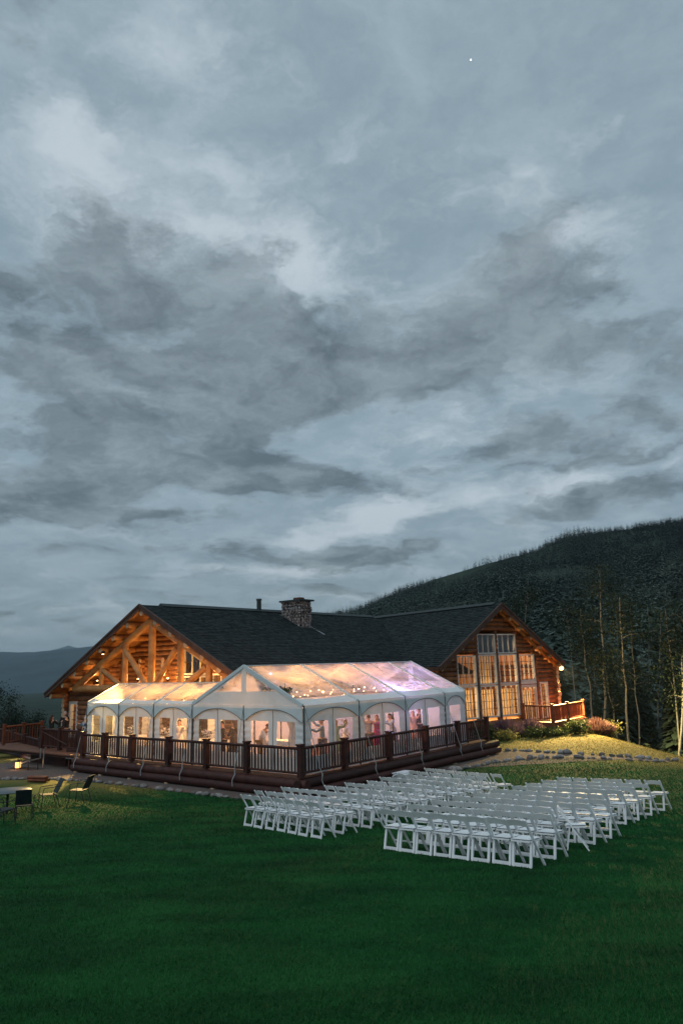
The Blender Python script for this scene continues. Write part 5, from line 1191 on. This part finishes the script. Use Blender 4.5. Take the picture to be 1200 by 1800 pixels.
for i, (x0, y0, x1, y1, D) in enumerate(ASP):
    aspen('slender pale trunked aspen at the edge of the dark wood beyond the mound' if i < 13 else 'pale trunked aspen rising behind the roof of the right wing', depth_pt(x1, y1, D), depth_pt(x0, y0, D), .065 + .045 * ((i * 37) % 5) / 4, i)
CM = []
for k in range(4):
    V, F = conifer_mesh(10, 1.9, 46, 40 + k, 34); me_o = np_mesh('crown', V, F, 'needle'); CM.append(me_o.data); bpy.data.objects.remove(me_o)
TRK = MB().tube([(0, 0, -.3), (0, 0, 9.6)], [.17, .02], 7).mesh('trunk', 'darkbark', 1.0)
def conifer(x, y, h, k, label, group):
    root = thing('conifer_tree', label, 'tree', (x, y, float(H(x, y)) - .1), random.uniform(0, 6), group); s = h / 10; root.scale = (s * random.uniform(.9, 1.2), s * random.uniform(.9, 1.2), s)
    link('trunk', TRK, root); link('crown', CM[k % 4], root)
r = random.Random(12); n = 0; placed = []
while n < 62:
    y = r.uniform(52, 96); q = r.uniform(.17, .60); x = q * y
    if x < 20 + max(0, (58 - y)) * .3: continue
    if any((x - a) ** 2 + (y - b) ** 2 < 2.2 for a, b in placed): continue
    if y < 62 and q < .36: continue
    if q < .33 and y < 80: continue
    placed.append((x, y)); conifer(x, y, r.uniform(6, 12) * (.7 if y < 62 else 1.0) * (.7 if q < .38 else 1.0), n, 'dark conifer standing in the wood beyond the mound', 'conifers of the near wood'); n += 1
for i in range(5):
    y = r.uniform(90, 120); q = -.50 + r.uniform(0, .10); conifer(q * y, y, r.uniform(6, 10) * (1.2 if q < -.47 else .8), i, 'dark tree standing beyond the ramp at the valley edge', 'trees at the valley edge')
def broadleaf(x, y, h, w, label, seed):
    z = float(H(x, y)); root = thing('broadleaf_tree', label, 'tree', (x, y, z - .1), group=None); rr_ = np.random.default_rng(seed)
    MB().tube([(0, 0, 0), (.1, 0, h * .4), (0, .1, h * .75)], [.22, .15, .05], 7).build('trunk', 'darkbark', root, 1.0)
    cs_ = [(w * t * math.cos(g), w * t * math.sin(g), h * zc) for t, g, zc in zip(rr_.uniform(.1, .8, 22), rr_.uniform(0, 6.3, 22), rr_.uniform(.28, .92, 22))]
    for c in cs_[:7]: MB().tube([(0, 0, h * .3), c], [.07, .02], 5).build('branch', 'darkbark', root)
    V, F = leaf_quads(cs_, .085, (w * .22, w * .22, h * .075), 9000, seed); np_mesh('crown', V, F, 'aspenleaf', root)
for i, (px_, py_, D, h, w, lb) in enumerate(((6, 1285, 66, 5.6, 2.0, 'tall rounded dark tree beyond the ramp railing'), (28, 1290, 74, 3.4, 2.2, 'low rounded dark tree between the tall tree and the deck guests'), (52, 1290, 70, 2.8, 1.8, 'small dark tree just beyond the short lamplit railing'), (-30, 1285, 60, 6.5, 2.4, 'big dark tree outermost beyond the ramp'))):
    p_ = depth_pt(px_, py_, D); zt_ = depth_pt(px_, {0: 1213, 1: 1248, 2: 1258, 3: 1200}[i], D).z; broadleaf(p_.x, p_.y, zt_ - float(H(p_.x, p_.y)), w, lb, 300 + i)
# far wood over the hillside: one mass
def far_forest():
    r = np.random.default_rng(21); protos = []
    for k in range(6): protos.append(conifer_mesh(12, 2.3, 8, 100 + k, 6))
    pts = []
    n = 12500
    y = 95 + (1000 - 95) * r.uniform(0, 1, n * 2) ** .62; q = r.uniform(-.16, .62, n * 2); x = q * y
    dens = (np.sin(x * .021 + y * .013) + np.sin(x * .05 - y * .031 + 2) * .7 + r.normal(0, .5, n * 2) + (y > 760) * 2.0) > -1.0
    near = (y > 300) | (r.uniform(0, 1, n * 2) < .8)
    ok = dens & near & (y < 905 + 30 * np.sin(x * .03)); x, y = x[ok][:n], y[ok][:n]
    ye = r.uniform(800, 925, 1500); xe = r.uniform(-.16, .62, 1500) * ye; x = np.concatenate([x, xe]); y = np.concatenate([y, ye]); z = H(x, y)
    big = .75 + .5 * (np.sin(x * .045 + y * .02) * np.sin(x * .017 - y * .03 + 1.1) + .5)
    V, F, o = [], [], 0
    for i in range(len(x)):
        v, f = protos[i % 6]; s = r.uniform(.6, 1.15) * (1.25 if y[i] < 250 else 1.0) * big[i]; g = r.uniform(0, 6.28); c, s_ = math.cos(g), math.sin(g); s *= .78 if y[i] > 760 else 1.0; wsc = s * r.uniform(1.1, 1.8)
        vv = np.stack([(v[:, 0] * c - v[:, 1] * s_) * wsc + x[i], (v[:, 0] * s_ + v[:, 1] * c) * wsc + y[i], v[:, 2] * s + z[i] - .2], 1)
        V.append(vv); F.append(f + o); o += len(v)
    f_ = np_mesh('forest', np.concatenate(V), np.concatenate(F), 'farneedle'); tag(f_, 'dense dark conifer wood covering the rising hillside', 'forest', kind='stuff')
    # dead standing trunks, pale among the dark
    m = MB(); ii = r.choice(len(x), 300, replace=False)
    for i in ii:
        if y[i] > 480: continue
        h_ = r.uniform(4, 9); m.tube([(x[i] + 1.2, y[i] - 1.5, z[i]), (x[i] + 1.2 + r.normal(0, .5), y[i] - 1.5, z[i] + h_)], [.11, .05], 4, False)
    tag(m.build('snag_wood', 'bark'), 'pale bare trunks scattered among the hillside conifers', 'trees', kind='stuff')
far_forest()
# low scrub under the wood edge
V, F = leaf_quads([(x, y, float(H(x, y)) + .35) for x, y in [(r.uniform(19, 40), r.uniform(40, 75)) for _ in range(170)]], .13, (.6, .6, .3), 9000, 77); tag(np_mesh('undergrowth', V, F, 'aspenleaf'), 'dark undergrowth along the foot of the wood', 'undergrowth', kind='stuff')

# ------------------------------------------------------------------ grass
def grass():
    r = np.random.default_rng(5); n = 520000
    y = 6.0 * (46 / 6.0) ** r.uniform(0, 1, n); x = (r.uniform(-.85, .85, n)) * (y + 1)
    # keep the lawn only: not the gravel, deck or houses
    dx, dy = x - CX, y - CY; a = dx * math.sin(TH) + dy * math.cos(TH); b = -dx * math.cos(TH) + dy * math.sin(TH)
    lim = np.interp(b, [-1.5, .4, 2.2, 4, 6, 8.5, 10.5, 12.8, 15, 20.5], [-1.3, -1.75, -1.72, -1.7, -1.75, -1.85, -2.0, -2.5, -3.9, -4.3])
    limb = np.interp(a, [-1.3, 1.5, 5.5, 8.5, 11.2, 12.8, 13.7, 14.0], [-1.5, -1.75, -1.7, -1.55, -1.9, -2.6, -4.0, -8.3])
    ok = ((a < lim - .05) | (b < limb - .05)) | ((a > 15.1) & (b < 2))
    rx = (x - W0.x) * WW.x + (y - W0.y) * WW.y; ry = -((x - W0.x) * DW.x + (y - W0.y) * DW.y)
    ok &= ~((ry > -2.4) & (rx < 7.2)) & (x < 19) & (x > -20)
    x, y = x[ok], y[ok]; n = len(x); z = H(x, y)
    g = r.uniform(0, 6.28, n); k = (y / 9.0); h = r.uniform(.014, .034, n) * (1 + .25 * np.minimum(k, 3)) ; w = r.uniform(.003, .006, n) * np.clip(k, 1, 3.2)
    lx, ly = r.normal(0, .5, n) * h, r.normal(0, .5, n) * h
    c, s = np.cos(g) * w, np.sin(g) * w
    V = np.stack([np.stack([x - c, y - s, z], 1), np.stack([x + c, y + s, z], 1), np.stack([x + lx, y + ly, z + h], 1)], 1).reshape(-1, 3)
    go = np_mesh('grass', V, np.arange(n * 3).reshape(-1, 3), 'blade'); set_lamp_gold(go, np.repeat(lamp_gold_mask(x, y), 3))
    tag(go, 'short green grass blades of the mown lawn', 'grass', kind='stuff')
grass()

# ------------------------------------------------------------------ haze
HAZE = True
if HAZE:
    hz = MB().box((0, 3500, 175), (30000, 21000, 530)).build('haze', None)
    m = bpy.data.materials.new('haze_air'); m.use_nodes = True; nt = m.node_tree; nt.nodes.clear(); out = nt.nodes.new('ShaderNodeOutputMaterial'); pv = nt.nodes.new('ShaderNodeVolumePrincipled')
    pv.inputs['Color'].default_value = (.62, .82, .95, 1); pv.inputs['Density'].default_value = 0.6e-4; nt.links.new(pv.outputs[0], out.inputs['Volume'])
    hz.data.materials.append(m); tag(hz, 'thin evening haze filling the valley air', 'haze', kind='stuff')
